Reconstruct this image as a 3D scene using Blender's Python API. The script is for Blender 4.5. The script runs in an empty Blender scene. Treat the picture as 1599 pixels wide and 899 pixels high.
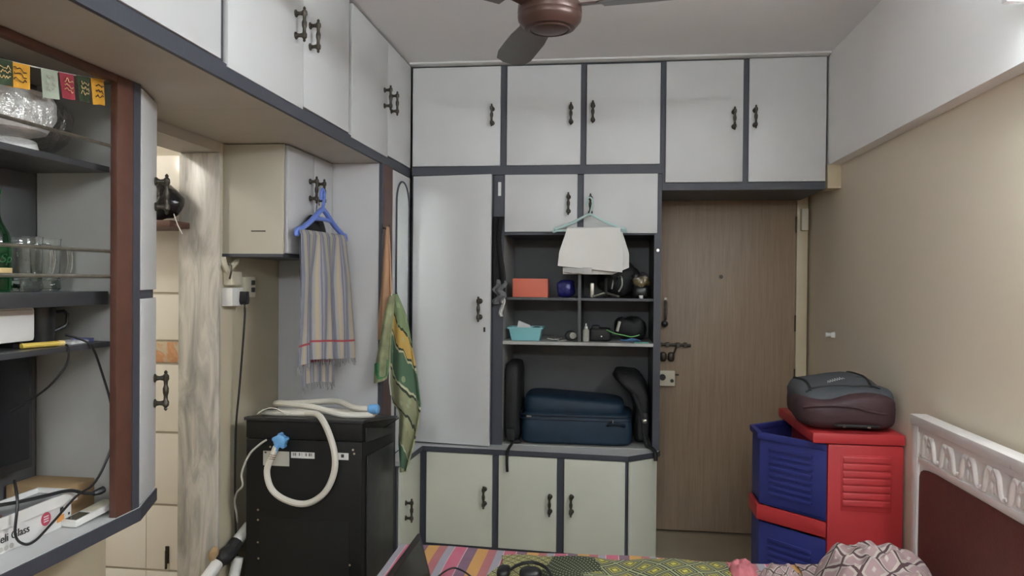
import bpy, bmesh, math, random
from mathutils import Vector, Matrix, noise
R = math.radians
random.seed(4)
sc = bpy.context.scene
C = sc.collection

# ------------------------------------------------------------------ camera, world, exposure
cam = bpy.data.cameras.new('camera'); cam.sensor_width = 36.0; cam.lens = 1180.0 / 1599.0 * 36.0
cam.clip_start = 0.05
co = bpy.data.objects.new('camera', cam); C.objects.link(co)
yaw, pit, rol = R(7.15), R(-.5), R(.5)
fw = Vector((-math.sin(yaw) * math.cos(pit), math.cos(yaw) * math.cos(pit), math.sin(pit)))
rt = Vector((math.cos(yaw), math.sin(yaw), 0)); up = rt.cross(fw)
r2 = math.cos(rol) * rt + math.sin(rol) * up; u2 = -math.sin(rol) * rt + math.cos(rol) * up
m = Matrix(((r2.x, u2.x, -fw.x), (r2.y, u2.y, -fw.y), (r2.z, u2.z, -fw.z))).to_4x4()
m.translation = (0, 0, 1.42); co.matrix_world = m
sc.camera = co
w = bpy.data.worlds.new('world'); sc.world = w; w.use_nodes = True
w.node_tree.nodes['Background'].inputs[0].default_value = (.02, .025, .035, 1)
w.node_tree.nodes['Background'].inputs[1].default_value = 1.0
sc.view_settings.view_transform = 'Standard'; sc.view_settings.look = 'None'
sc.view_settings.gamma = 1; sc.view_settings.use_curve_mapping = False
sc.view_settings.exposure = 0.0
sc.cycles.sample_clamp_indirect = 60.0; sc.cycles.blur_glossy = 0.0; sc.cycles.caustics_reflective = True
sc.cycles.diffuse_bounces = 8; sc.cycles.max_bounces = 14; sc.cycles.transparent_max_bounces = 16
TUBE = 72.0          # emission of the beam tube light and of the added second tube
PASSAGE_W = 3.4      # added unseen bulb lighting the bathroom passage, watts

# ------------------------------------------------------------------ node helpers
class NT:
    def __init__(s, name):
        s.m = bpy.data.materials.new(name); s.m.use_nodes = True
        s.t = s.m.node_tree; s.b = s.t.nodes['Principled BSDF']
        s.o = s.t.nodes['Material Output']
    def n(s, kind, **k):
        x = s.t.nodes.new(kind)
        for a, v in k.items(): setattr(x, a, v)
        return x
    def put(s, sock, v):
        if isinstance(v, bpy.types.NodeSocket): s.t.links.new(v, sock)
        elif v is not None: sock.default_value = v
    def math(s, op, a, b=None, c=None):
        x = s.n('ShaderNodeMath', operation=op)
        for i, v in enumerate((a, b, c)):
            if v is not None: s.put(x.inputs[i], v)
        return x.outputs[0]
    def mix(s, f, a, b):
        x = s.n('ShaderNodeMix', data_type='RGBA')
        s.put(x.inputs[0], f); s.put(x.inputs[6], a if isinstance(a, bpy.types.NodeSocket) else rgba(a))
        s.put(x.inputs[7], b if isinstance(b, bpy.types.NodeSocket) else rgba(b))
        return x.outputs[2]
    def coord(s, which='Object', scale=None, rot=None):
        c = s.n('ShaderNodeTexCoord').outputs[which]
        if scale or rot:
            mp = s.n('ShaderNodeMapping'); s.t.links.new(c, mp.inputs[0])
            if scale: mp.inputs['Scale'].default_value = scale
            if rot: mp.inputs['Rotation'].default_value = rot
            c = mp.outputs[0]
        return c
    def noise(s, vec, scale, detail=3, out=0, rough=.5, dist=0):
        x = s.n('ShaderNodeTexNoise'); s.put(x.inputs['Vector'], vec); x.inputs['Scale'].default_value = scale
        x.inputs['Detail'].default_value = detail; x.inputs['Roughness'].default_value = rough
        x.inputs['Distortion'].default_value = dist
        return x.outputs[out]
    def ramp(s, f, stops, interp='LINEAR'):
        x = s.n('ShaderNodeValToRGB'); x.color_ramp.interpolation = interp
        e = x.color_ramp.elements
        while len(e) > 1: e.remove(e[-1])
        e[0].position = stops[0][0]; e[0].color = rgba(stops[0][1])
        for p, c in stops[1:]:
            k = e.new(p); k.color = rgba(c)
        s.put(x.inputs[0], f); return x.outputs[0]
    def bump(s, h, strength=.2, dist=.01):
        x = s.n('ShaderNodeBump'); x.inputs['Strength'].default_value = strength; x.inputs['Distance'].default_value = dist
        s.put(x.inputs['Height'], h); s.t.links.new(x.outputs[0], s.b.inputs['Normal'])
    def set(s, col=None, rough=None, metal=None, **k):
        s.put(s.b.inputs['Base Color'], rgba(col) if isinstance(col, tuple) else col)
        s.put(s.b.inputs['Roughness'], rough); s.put(s.b.inputs['Metallic'], metal)
        for a, v in k.items(): s.put(s.b.inputs[a.replace('_', ' ')], v)
        return s.m
def rgba(c):
    return tuple(c) if len(c) == 4 else (c[0], c[1], c[2], 1)
def lin(r, g, b):
    f = lambda v: ((v / 255 + .055) / 1.055) ** 2.4 if v > 10 else v / 255 / 12.92
    return (f(r), f(g), f(b))
def M(name, col, rough=.5, metal=0, var=.06, scale=6, bump=0, bscale=80, **k):
    t = NT(name); c = t.coord()
    f = t.noise(c, scale, 4)
    a = tuple(max(0, x * (1 - var * 2)) for x in col); b = tuple(min(1, x * (1 + var * 2)) for x in col)
    base = t.mix(f, a, b)
    rn = t.noise(c, scale * 2.3, 2)
    rr = t.math('ADD', t.math('MULTIPLY', rn, .12), rough - .06)
    if bump: t.bump(t.noise(c, bscale, 3), bump, .004)
    return t.set(base, rr, metal, **k)

# ------------------------------------------------------------------ materials
WHITE = M('white_laminate', (.565, .575, .575), .38, var=.025, scale=3)
CREAM = M('yellowed_laminate', (.60, .61, .52), .42, var=.04, scale=3)
PALEBLUE = M('pale_blue_laminate', (.515, .52, .53), .35, var=.03, scale=3)
def blue_edge():
    t = NT('blue_edge_laminate'); c = t.coord()
    g = t.noise(t.coord(scale=(30, 30, 4)), 8, 4)
    return t.set(t.mix(g, (.040, .043, .056), (.062, .067, .086)), .5)
BLUE = blue_edge()
BROWN = M('brown_edge_band', (.10, .042, .028), .5, var=.12, scale=20)
DARKSHELF = M('dark_grey_laminate', (.050, .051, .055), .35, var=.12, scale=9)
GREYIN = M('grey_inner_laminate', (.40, .40, .38), .45, var=.06)
INNER = M('charcoal_inner_laminate', (.085, .085, .088), .5, var=.10)
CREAMPANEL = M('cream_painted_board', (.44, .415, .34), .5, var=.05, scale=4)
SOFFIT = M('beige_soffit_board', (.46, .43, .37), .55, var=.06, scale=4)
CEIL = M('ceiling_paint', (.74, .74, .74), .8, var=.03, scale=2, bump=.05)
def wall_paint():
    t = NT('beige_wall_paint'); c = t.coord()
    f = t.noise(c, 1.3, 4); g = t.noise(c, 90, 2)
    t.bump(g, .05, .003)
    return t.set(t.mix(f, (.70, .62, .50), (.76, .675, .545)), .6)
WALL = wall_paint()
WALLUP = M('pale_wall_paint', (.82, .815, .81), .6, var=.03, scale=2, bump=.04)
WALLCREAM = M('cream_wall_paint', (.58, .52, .38), .6, var=.05, scale=2, bump=.04)
TRIMCREAM = M('cream_gloss_paint', (.56, .48, .33), .4, var=.05)
def wood():
    t = NT('brown_wood_veneer')
    c = t.coord(scale=(9, 9, .55))
    n1 = t.noise(c, 6, 6, rough=.65, dist=.6); n2 = t.noise(t.coord(scale=(60, 60, 1.4)), 5, 3)
    f = t.math('ADD', t.math('MULTIPLY', n1, .65), t.math('MULTIPLY', n2, .35))
    t.bump(f, .08, .002)
    return t.set(t.ramp(f, [(.25, (.21, .145, .092)), (.5, (.285, .205, .135)), (.75, (.34, .25, .17))]), .45)
WOOD = wood()
def marble():
    t = NT('grey_veined_marble'); c = t.coord(scale=(7, 7, 1.1), rot=(0, R(8), 0))
    n = t.noise(c, 2.4, 6, rough=.6, dist=1.6)
    return t.set(t.ramp(n, [(.3, (.26, .25, .225)), (.48, (.42, .40, .355)), (.62, (.56, .53, .47)), (.8, (.36, .345, .31))]), .28)
MARBLE = marble()
TILE = M('cream_glazed_tile', (.80, .77, .70), .18, var=.04, scale=3)
def tileband():
    t = NT('orange_border_tile'); c = t.coord(scale=(1, 1, 1))
    n = t.noise(c, 11, 3, dist=1.2)
    return t.set(t.ramp(n, [(.40, (.58, .50, .36)), (.5, (.60, .30, .15)), (.6, (.66, .42, .26)), (.7, (.60, .53, .40))]), .2)
TILEBAND = tileband()
GROUT = M('grey_grout', (.50, .46, .38), .8, var=.08)
FLOORM = M('beige_floor_tile', (.36, .30, .21), .25, var=.06, scale=3)
BRONZE = M('dark_bronze_metal', (.075, .066, .052), .42, .7, var=.18, scale=40)
STEEL = M('scratched_steel', (.36, .34, .29), .35, .9, var=.15, scale=50)
CHROME = M('bright_chrome', (.75, .73, .7), .15, 1, var=.03)
MIRROR = NT('mirror_glass').set((.86, .90, .89), .01, 1.0)
BLACKPL = M('black_plastic', (.014, .014, .015), .35, var=.15)
BLACKGL = M('black_gloss_screen', (.008, .008, .010), .12, var=.1)
MACHINE = M('black_enamel_steel', (.0085, .0085, .0083), .5, var=.15, Specular_IOR_Level=.3)
MACHSIDE = M('dark_grey_enamel', (.022, .0225, .024), .38, var=.12, Specular_IOR_Level=.4)
WHITEPL = M('white_plastic', (.66, .66, .64), .35, var=.03)
IVORY = M('aged_ivory_plastic', (.58, .54, .42), .4, var=.05)
HOSE = M('ivory_hose_rubber', (.62, .60, .53), .45, var=.05)
SKYBLUE = M('sky_blue_plastic', (.14, .36, .66), .35, var=.05)
HANGBLUE = M('periwinkle_plastic', (.13, .21, .60), .35, var=.06)
MINT = M('mint_plastic', (.45, .62, .60), .35, var=.05)
TEAL = M('pale_teal_plastic', (.24, .55, .58), .4, var=.05)
COPPER = M('copper_brown_enamel', (.070, .036, .028), .33, .25, var=.1)
FANDARK = M('dark_fan_enamel', (.12, .11, .11), .35, .2, var=.1)
PAPER = M('white_paper', (.66, .66, .65), .6, var=.03)
LABELGREY = M('grey_sticker', (.44, .43, .38), .45, var=.05)
INK = M('black_ink', (.03, .03, .03), .6, var=.05)
REDINK = M('crimson_print', (.45, .06, .10), .5, var=.06)
ORANGEINK = M('orange_print', (.62, .28, .08), .5, var=.1)
CARD = M('brown_cardboard', (.40, .27, .14), .75, var=.08, bump=.1)
ORANGEBOX = M('salmon_orange_card', (.72, .17, .10), .55, var=.05)
REDPL = M('red_plastic', (.46, .032, .036), .5, var=.06)
BLUEPL = M('royal_blue_plastic', (.026, .034, .19), .5, var=.08)
NAVY = M('navy_nylon', (.006, .024, .048), .6, var=.18, scale=14, bump=.2, bscale=320)
NAVYP = M('dark_navy_piping', (.005, .014, .030), .5, var=.1)
BLACKFAB = M('black_nylon', (.010, .010, .011), .65, var=.2, bump=.2, bscale=260)
SLATE = M('slate_grey_canvas', (.060, .066, .074), .75, var=.12, bump=.25, bscale=380)
MAROON = M('dark_maroon_nylon', (.050, .022, .026), .6, var=.18, bump=.2, bscale=260)
WHITECL = M('white_cotton', (.72, .71, .68), .85, var=.03, bump=.2, bscale=300)
BROWNCL = M('tan_cotton', (.44, .26, .15), .85, var=.08, bump=.2, bscale=240)
PINKCL = M('dusty_pink_cotton', (.52, .16, .18), .85, var=.1, bump=.2, bscale=240)
GREYCL = M('grey_crumpled_cloth', (.20, .20, .21), .85, var=.2, bump=.2, bscale=200)
HBWHITE = M('white_gloss_lacquer', (.70, .67, .65), .3, var=.03)
def leather():
    t = NT('maroon_leatherette'); c = t.coord()
    v = t.n('ShaderNodeTexVoronoi'); v.inputs['Scale'].default_value = 160; t.put(v.inputs['Vector'], c)
    t.bump(v.outputs[0], .3, .002)
    return t.set(t.mix(t.noise(c, 30, 3), (.085, .020, .014), (.13, .034, .024)), .5)
LEATHER = leather()
def glassy(name, col, rough=.03):
    return NT(name).set(col, rough, 0, Transmission_Weight=1.0, IOR=1.45)
GLASS = glassy('clear_glass', (.96, .97, .96))
GREENGLASS = glassy('green_bottle_glass', (.05, .30, .10))
def film():
    t = NT('clear_crinkled_film'); c = t.coord()
    tr = t.n('ShaderNodeBsdfTransparent'); gl = t.n('ShaderNodeBsdfGlossy'); gl.inputs['Roughness'].default_value = .12
    b = t.n('ShaderNodeBump'); b.inputs['Strength'].default_value = .9; b.inputs['Distance'].default_value = .02
    t.put(b.inputs['Height'], t.noise(c, 38, 3)); t.t.links.new(b.outputs[0], gl.inputs['Normal'])
    mx = t.n('ShaderNodeMixShader'); mx.inputs[0].default_value = .30
    t.t.links.new(tr.outputs[0], mx.inputs[1]); t.t.links.new(gl.outputs[0], mx.inputs[2])
    t.t.links.new(mx.outputs[0], t.o.inputs[0]); return t.m
FILM = film()
def stripes(name, cols, n, rough=.85, cross=None, wob=.0):
    t = NT(name); uv = t.coord('UV'); s = t.n('ShaderNodeSeparateXYZ'); t.put(s.inputs[0], uv)
    u = s.outputs[0]
    if wob: u = t.math('ADD', u, t.math('MULTIPLY', t.math('SUBTRACT', t.noise(uv, 5, 2), .5), wob))
    f = t.math('FRACT', t.math('MULTIPLY', u, n))
    tot = sum(c[1] for c in cols); p = 0; st = []
    for c, wd in cols: st.append((p, c)); p += wd / tot
    col = t.ramp(f, st, 'CONSTANT')
    col = t.mix(t.math('MULTIPLY', t.noise(t.coord(), 25, 3), .35), col, (.3, .3, .3))
    if cross:
        lo, hi, cc = cross
        k = t.math('MULTIPLY', t.math('GREATER_THAN', s.outputs[1], lo), t.math('LESS_THAN', s.outputs[1], hi))
        col = t.mix(k, col, cc)
    t.bump(t.noise(t.coord(), 260, 2), .2, .002)
    return t.set(col, rough)
LUNGI = stripes('blue_grey_striped_cotton', [((.17, .18, .23), 3), ((.34, .33, .33), 2), ((.45, .36, .23), 2.2), ((.34, .33, .33), 1.4), ((.13, .14, .20), 1.2), ((.30, .30, .32), 1.5)], 7, cross=(.845, .862, (.34, .06, .07)), wob=.012)
SHEET = stripes('candy_striped_cotton', [((.56, .10, .18), 3), ((.62, .45, .42), .25), ((.19, .085, .15), 2.6), ((.60, .30, .06), 3), ((.42, .11, .12), 2.2), ((.33, .32, .38), 1.8), ((.62, .50, .48), .25)], 10.6, wob=.006)
def folk(name):
    t = NT(name); uv = t.coord('UV'); s = t.n('ShaderNodeSeparateXYZ'); t.put(s.inputs[0], uv)
    u, v = s.outputs[0], t.math('MULTIPLY', s.outputs[1], .55)
    def lat(a, lo):
        p = t.math('ADD', t.math('MULTIPLY', u, a), t.math('MULTIPLY', v, a)); q = t.math('SUBTRACT', t.math('MULTIPLY', u, a), t.math('MULTIPLY', v, a))
        fp = t.math('ABSOLUTE', t.math('SUBTRACT', t.math('FRACT', p), .5)); fq = t.math('ABSOLUTE', t.math('SUBTRACT', t.math('FRACT', q), .5))
        mx = t.math('MAXIMUM', fp, fq)
        return mx
    m1 = lat(22, 0); m2 = lat(8, 0); m3 = lat(40, 0)
    dk = (.032, .042, .022); ye = (.36, .33, .09); pa = (.40, .40, .26)
    A = t.ramp(m1, [(0, (.5, .5, .35)), (.13, dk), (.2, ye), (.38, pa), (.42, dk)], 'CONSTANT')
    B = t.ramp(m3, [(0, pa), (.16, dk)], 'CONSTANT')
    D = t.ramp(m2, [(0, (.55, .5, .10)), (.12, dk), (.17, ye), (.27, dk), (.33, pa), (.37, dk), (.45, (.34, .36, .2))], 'CONSTANT')
    col = t.mix(t.math('GREATER_THAN', u, .22), A, B)
    zig = t.math('ADD', .40, t.math('MULTIPLY', t.math('ABSOLUTE', t.math('SUBTRACT', t.math('FRACT', t.math('MULTIPLY', v, 5)), .5)), .12))
    col = t.mix(t.math('GREATER_THAN', u, zig), col, D)
    t.bump(t.noise(t.coord(), 260, 2), .2, .002)
    return t.set(col, .9)
FOLK = folk('green_yellow_folk_print')
def lattice_cloth():
    t = NT('pink_lattice_print'); uv = t.coord('UV'); s = t.n('ShaderNodeSeparateXYZ'); t.put(s.inputs[0], uv)
    u = t.math('ADD', s.outputs[0], t.math('MULTIPLY', t.noise(uv, 6, 2), .05)); v = s.outputs[1]
    p = t.math('ADD', t.math('MULTIPLY', u, 5.2), t.math('MULTIPLY', v, 3.6)); q = t.math('SUBTRACT', t.math('MULTIPLY', u, 3.6), t.math('MULTIPLY', v, 5.2))
    fp = t.math('ABSOLUTE', t.math('SUBTRACT', t.math('FRACT', p), .5)); fq = t.math('ABSOLUTE', t.math('SUBTRACT', t.math('FRACT', q), .5))
    mn = t.math('MINIMUM', fp, fq)
    col = t.ramp(mn, [(0, (.085, .045, .05)), (.055, (.44, .38, .34)), (.16, (.34, .235, .235)), (.42, (.46, .40, .37))], 'CONSTANT')
    t.bump(t.noise(t.coord(), 220, 2), .3, .002)
    return t.set(col, .9)
LATT = lattice_cloth()
def towel_mat():
    t = NT('green_leaf_print_terry'); uv = t.coord('UV'); s = t.n('ShaderNodeSeparateXYZ'); t.put(s.inputs[0], uv)
    u, v = s.outputs[0], s.outputs[1]
    d = t.math('ADD', v, t.math('MULTIPLY', u, -.22)); d = t.math('ADD', d, t.math('MULTIPLY', t.math('SUBTRACT', t.noise(uv, 4, 2), .5), .12))
    ol = (.28, .29, .17); gr = (.08, .15, .09); dk = (.035, .05, .03); cr = (.50, .50, .33); ye = (.50, .33, .09)
    band = t.ramp(d, [(0, (.20, .27, .14)), (.05, dk), (.07, ye), (.19, dk), (.205, cr), (.22, gr), (.40, cr), (.415, dk), (.43, ol), (.58, dk), (.60, (.34, .35, .2)), (.66, ol), (.78, cr), (.79, gr), (.90, ol)], 'CONSTANT')
    vo = t.n('ShaderNodeTexVoronoi'); t.put(vo.inputs['Vector'], t.coord('UV', scale=(5, 13, 1)))
    vo.inputs['Scale'].default_value = 1.0
    dots = t.math('LESS_THAN', vo.outputs[0], .24)
    col = t.mix(t.math('MULTIPLY', dots, .55), band, (.36, .42, .25))
    t.bump(t.noise(t.coord(), 300, 3), .5, .004)
    return t.set(col, .95)
TOWEL = towel_mat()
def flag_mat(name, col): return M(name, col, .8, var=.1, scale=30, bump=.2, bscale=200)
F_YEL = flag_mat('yellow_flag_cloth', (.66, .33, .03)); F_GRN = flag_mat('dark_green_flag_cloth', (.035, .055, .025))
F_RED = flag_mat('crimson_flag_cloth', (.34, .04, .06)); F_WHT = flag_mat('pale_green_flag_cloth', (.38, .43, .34))
GOLDINK = M('gold_flag_print', (.58, .42, .20), .7); 
EMIT = NT('tube_glow'); EMIT.set((.8, .8, .8), .5, 0, Emission_Color=(0.90, 0.96, 1.0, 1), Emission_Strength=TUBE); EMIT = EMIT.m
EMITB = NT('added_bulb_glow'); EMITB.set((.8, .8, .8), .5, 0, Emission_Color=(1.0, .86, .66, 1), Emission_Strength=30.0); EMITB = EMITB.m

# ------------------------------------------------------------------ mesh helpers
class MB:
    def __init__(s): s.v = []; s.f = []; s.uv = {}
    def add(s, vs, fs):
        o = len(s.v); s.v += [tuple(p) for p in vs]; s.f += [tuple(i + o for i in f) for f in fs]; return s
    def box(s, x0, x1, y0, y1, z0, z1):
        x0, x1 = min(x0, x1), max(x0, x1); y0, y1 = min(y0, y1), max(y0, y1); z0, z1 = min(z0, z1), max(z0, z1)
        v = [(x, y, z) for x in (x0, x1) for y in (y0, y1) for z in (z0, z1)]
        return s.add(v, [(0, 1, 3, 2), (4, 6, 7, 5), (0, 4, 5, 1), (2, 3, 7, 6), (0, 2, 6, 4), (1, 5, 7, 3)])
    def prism(s, pts, z0, z1, axis='z'):
        # pts counter-clockwise seen from +axis
        n = len(pts)
        mk = {'z': lambda a, b, h: (a, b, h), 'x': lambda a, b, h: (h, a, b), 'y': lambda a, b, h: (b, h, a)}[axis]
        v = [mk(a, b, z0) for a, b in pts] + [mk(a, b, z1) for a, b in pts]
        f = [tuple(range(n))[::-1], tuple(range(n, 2 * n))] + [(i, (i + 1) % n, n + (i + 1) % n, n + i) for i in range(n)]
        return s.add(v, f)
    def slab(s, p0, p1, z0, z1, t):
        # vertical board over plan segment p0->p1, thickness t to its right-hand side
        dx, dy = p1[0] - p0[0], p1[1] - p0[1]; l = math.hypot(dx, dy); nx, ny = dy / l * t, -dx / l * t
        q = [(p0[0] + nx, p0[1] + ny), (p1[0] + nx, p1[1] + ny), p1, p0]
        return s.prism(q, z0, z1)
    def tube(s, path, r, n=8, caps=True):
        P = [Vector(p) for p in path]; rs = r if isinstance(r, (list, tuple)) else [r] * len(P)
        t0 = (P[1] - P[0]).normalized(); a = Vector((0, 0, 1)) if abs(t0.z) < .9 else Vector((1, 0, 0))
        u = t0.cross(a).normalized(); vs = []
        for i, p in enumerate(P):
            t = (P[min(i + 1, len(P) - 1)] - P[max(i - 1, 0)])
            t = t.normalized() if t.length > 1e-9 else t0
            u = (u - t * u.dot(t))
            u = u.normalized() if u.length > 1e-6 else t.orthogonal().normalized()
            w_ = t.cross(u)
            for k in range(n):
                an = 2 * math.pi * k / n; vs.append(p + (u * math.cos(an) + w_ * math.sin(an)) * rs[i])
        fs = [(i * n + k, i * n + (k + 1) % n, (i + 1) * n + (k + 1) % n, (i + 1) * n + k) for i in range(len(P) - 1) for k in range(n)]
        if caps: fs += [tuple(range(n))[::-1], tuple((len(P) - 1) * n + k for k in range(n))]
        return s.add(vs, fs)
    def lathe(s, prof, c=(0, 0, 0), n=16, axis='z'):
        vs = []
        for r, h in prof:
            for k in range(n):
                a = 2 * math.pi * k / n; x, y = r * math.cos(a), r * math.sin(a)
                p = {'z': (x, y, h), 'x': (h, x, y), 'y': (y, h, x)}[axis]
                vs.append((p[0] + c[0], p[1] + c[1], p[2] + c[2]))
        m_ = len(prof)
        fs = [(i * n + k, i * n + (k + 1) % n, (i + 1) * n + (k + 1) % n, (i + 1) * n + k) for i in range(m_ - 1) for k in range(n)]
        fs += [tuple(range(n))[::-1], tuple((m_ - 1) * n + k for k in range(n))]
        return s.add(vs, fs)
    def blob(s, c, rx, ry, rz, e1=.4, e2=.4, nu=28, nv=14, fn=None):
        sg = lambda v, e: math.copysign(abs(v) ** e, v); vs = []
        for j in range(nv + 1):
            ph = -math.pi / 2 + math.pi * j / nv
            ph = max(min(ph, math.pi / 2 - .02), -math.pi / 2 + .02)
            for i in range(nu):
                th = 2 * math.pi * i / nu
                p = Vector((rx * sg(math.cos(ph), e1) * sg(math.cos(th), e2), ry * sg(math.cos(ph), e1) * sg(math.sin(th), e2), rz * sg(math.sin(ph), e1)))
                if fn: p = Vector(fn(p))
                vs.append((p.x + c[0], p.y + c[1], p.z + c[2]))
        fs = [(j * nu + i, j * nu + (i + 1) % nu, (j + 1) * nu + (i + 1) % nu, (j + 1) * nu + i) for j in range(nv) for i in range(nu)]
        fs += [tuple(range(nu))[::-1], tuple(nv * nu + i for i in range(nu))]
        return s.add(vs, fs)
    def grid(s, fn, nu, nv):
        o = len(s.v)
        for j in range(nv + 1):
            for i in range(nu + 1):
                u, v = i / nu, j / nv; s.uv[len(s.v)] = (u, v); s.v.append(tuple(fn(u, v)))
        for j in range(nv):
            for i in range(nu):
                a = o + j * (nu + 1) + i; s.f.append((a, a + 1, a + nu + 2, a + nu + 1))
        return s
    def mesh(s, name, mat, off=(0, 0, 0), smooth=35, thick=0, bevel=0):
        me = bpy.data.meshes.new(name)
        me.from_pydata([(p[0] - off[0], p[1] - off[1], p[2] - off[2]) for p in s.v], [], s.f)
        if s.uv:
            ul = me.uv_layers.new(name='UVMap')
            for lp in me.loops: ul.data[lp.index].uv = s.uv.get(lp.vertex_index, (0, 0))
        if thick or bevel or not s.uv:
            bm = bmesh.new(); bm.from_mesh(me)
            if not s.uv: bmesh.ops.recalc_face_normals(bm, faces=bm.faces)
            if bevel: bmesh.ops.bevel(bm, geom=[e for e in bm.edges if e.is_manifold and e.calc_face_angle(0) > .5], offset=bevel, segments=2, affect='EDGES', profile=.6)
            if thick: bmesh.ops.solidify(bm, geom=bm.faces[:], thickness=thick)
            bm.to_mesh(me); bm.free()
        me.polygons.foreach_set('use_smooth', [True] * len(me.polygons)); me.set_sharp_from_angle(angle=R(smooth))
        me.materials.append(mat); return me
    def build(s, name, mat, parent=None, **k):
        off = base_of(parent)
        o = bpy.data.objects.new(name, s.mesh(name, mat, off, **k)); C.objects.link(o)
        if parent: o.parent = parent
        return o
BASES = {}
def base_of(p):
    while p is not None and p.parent is not None: p = p.parent
    return BASES.get(p.name, (0, 0, 0)) if p is not None else (0, 0, 0)
def tag(o, label, cat, group=None):
    o['label'] = label; o['category'] = cat
    if group: o['group'] = group
    return o
def thing(name, label, cat, base=(0, 0, 0), group=None):
    o = bpy.data.objects.new(name, None); C.objects.link(o); o.location = base; o.empty_display_size = .05
    BASES[o.name] = base; return tag(o, label, cat, group)
def solo(mb, name, mat, label, cat, base=None, group=None, **k):
    # a thing that is one mesh: origin at its base
    if base is None:
        xs, ys, zs = zip(*s_v(mb)); base = ((min(xs) + max(xs)) / 2, (min(ys) + max(ys)) / 2, min(zs))
    o = bpy.data.objects.new(name, mb.mesh(name, mat, base, **k)); C.objects.link(o); o.location = base
    BASES[o.name] = base; return tag(o, label, cat, group)
def s_v(mb): return mb.v
def struct(mb, name, mat, parent=None, **k):
    o = mb.build(name, mat, parent, **k)
    if parent is None: o['kind'] = 'structure'
    return o
def bx(*a): return MB().box(*a)
def smooth_path(pts, n=6):
    P = [Vector(p) for p in pts]; out = []
    for i in range(len(P) - 1):
        p0, p1, p2, p3 = P[max(i - 1, 0)], P[i], P[i + 1], P[min(i + 2, len(P) - 1)]
        for k in range(n):
            t = k / n
            out.append(.5 * ((2 * p1) + (p2 - p0) * t + (2 * p0 - 5 * p1 + 4 * p2 - p3) * t * t + (3 * p1 - p0 - 3 * p2 + p3) * t ** 3))
    return out + [P[-1]]
def text_mesh(name, txt, size, mat, origin, xdir, ydir, parent, depth=.0006, shear=0):
    cu = bpy.data.curves.new(name, 'FONT'); cu.body = txt; cu.size = size; cu.extrude = depth; cu.shear = shear
    tmp = bpy.data.objects.new('text_source', cu); C.objects.link(tmp)
    dg = bpy.context.evaluated_depsgraph_get(); dg.update()
    me = bpy.data.meshes.new_from_object(tmp.evaluated_get(dg)); bpy.data.objects.remove(tmp)
    X, Y = Vector(xdir).normalized(), Vector(ydir).normalized(); Z = X.cross(Y)
    off = Vector(base_of(parent)); o3 = Vector(origin)
    for v in me.vertices:
        v.co = o3 + X * v.co.x + Y * v.co.y + Z * (v.co.z + depth) - off
    me.materials.clear(); me.materials.append(mat)
    o = bpy.data.objects.new(name, me); C.objects.link(o); o.parent = parent; return o

# ------------------------------------------------------------------ ornate cabinet handle, one shared mesh
_h = MB()
_h.lathe([(r_ * 1.28, z_) for r_, z_ in [(.0012, -.058), (.0042, -.053), (.003, -.049), (.0068, -.043), (.0072, -.032), (.0045, -.026), (.0042, -.015), (.0062, -.006), (.0066, .006), (.0042, .015), (.0045, .026), (.0072, .032), (.0068, .043), (.003, .049), (.0042, .053), (.0012, .058)]], (0, -.030, 0), 10)
for z in (-.036, .036):
    _h.lathe([(.0125, 0), (.0125, -.003), (.0075, -.006), (.006, -.014), (.0075, -.022), (.0075, -.030)], (0, 0, z), 10, 'y')
HANDLE = _h.mesh('handle', BRONZE)
def handle(parent, pos, n=(0, -1), s=1.0):
    o = bpy.data.objects.new('handle', HANDLE); C.objects.link(o); o.parent = parent
    b = base_of(parent); o.location = (pos[0] - b[0], pos[1] - b[1], pos[2] - b[2])
    o.rotation_euler = (0, 0, math.atan2(n[0], -n[1])); o.scale = (s, s, s); return o

# ================================================================== SETTING
CE = 2.54; XR = 1.12; XL = -1.515; YB = 4.45
struct(bx(-2.8, 1.3, -1.3, 4.6, -.1, 0), 'floor', FLOORM)
struct(bx(-2.8, 1.3, -1.3, 4.6, CE, CE + .1), 'ceiling', CEIL)
struct(bx(XR, XR + .15, -1.3, 4.6, 0, CE), 'wall_right', WALL)
struct(bx(XL, XR, YB, YB + .15, 0, CE), 'wall_back', WALLCREAM)
struct(bx(-2.8, 1.3, -1.3, -1.2, 0, CE), 'wall_front', WALLUP)
wl = struct(bx(-1.75, -1.60, -1.2, 2.255, 0, CE), 'wall_left', WALLCREAM)
struct(bx(-1.68, XL, 2.815, YB, 0, CE), 'wall_far_left', WALLCREAM)
struct(bx(-1.68, XL, 2.255, 2.815, 1.917, CE), 'wall_lintel_left', SOFFIT)
# beam along the right wall with its plaster stub beside the loft
struct(bx(1.065, XR, -1.2, 4.45, 2.0, CE), 'trim_1', WALLUP)
struct(bx(1.058, XR, 3.83, 3.95, 1.885, 2.0), 'trim_2', TRIMCREAM)
struct(bx(-1.02, 1.06, 3.80, 3.862, 2.532, CE), 'trim_3', PAPER)
# marble lining of the passage opening
struct(bx(-1.68, XL + .006, 2.80, 2.814, 0, 1.915), 'trim_4', MARBLE, bevel=.002)
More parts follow.
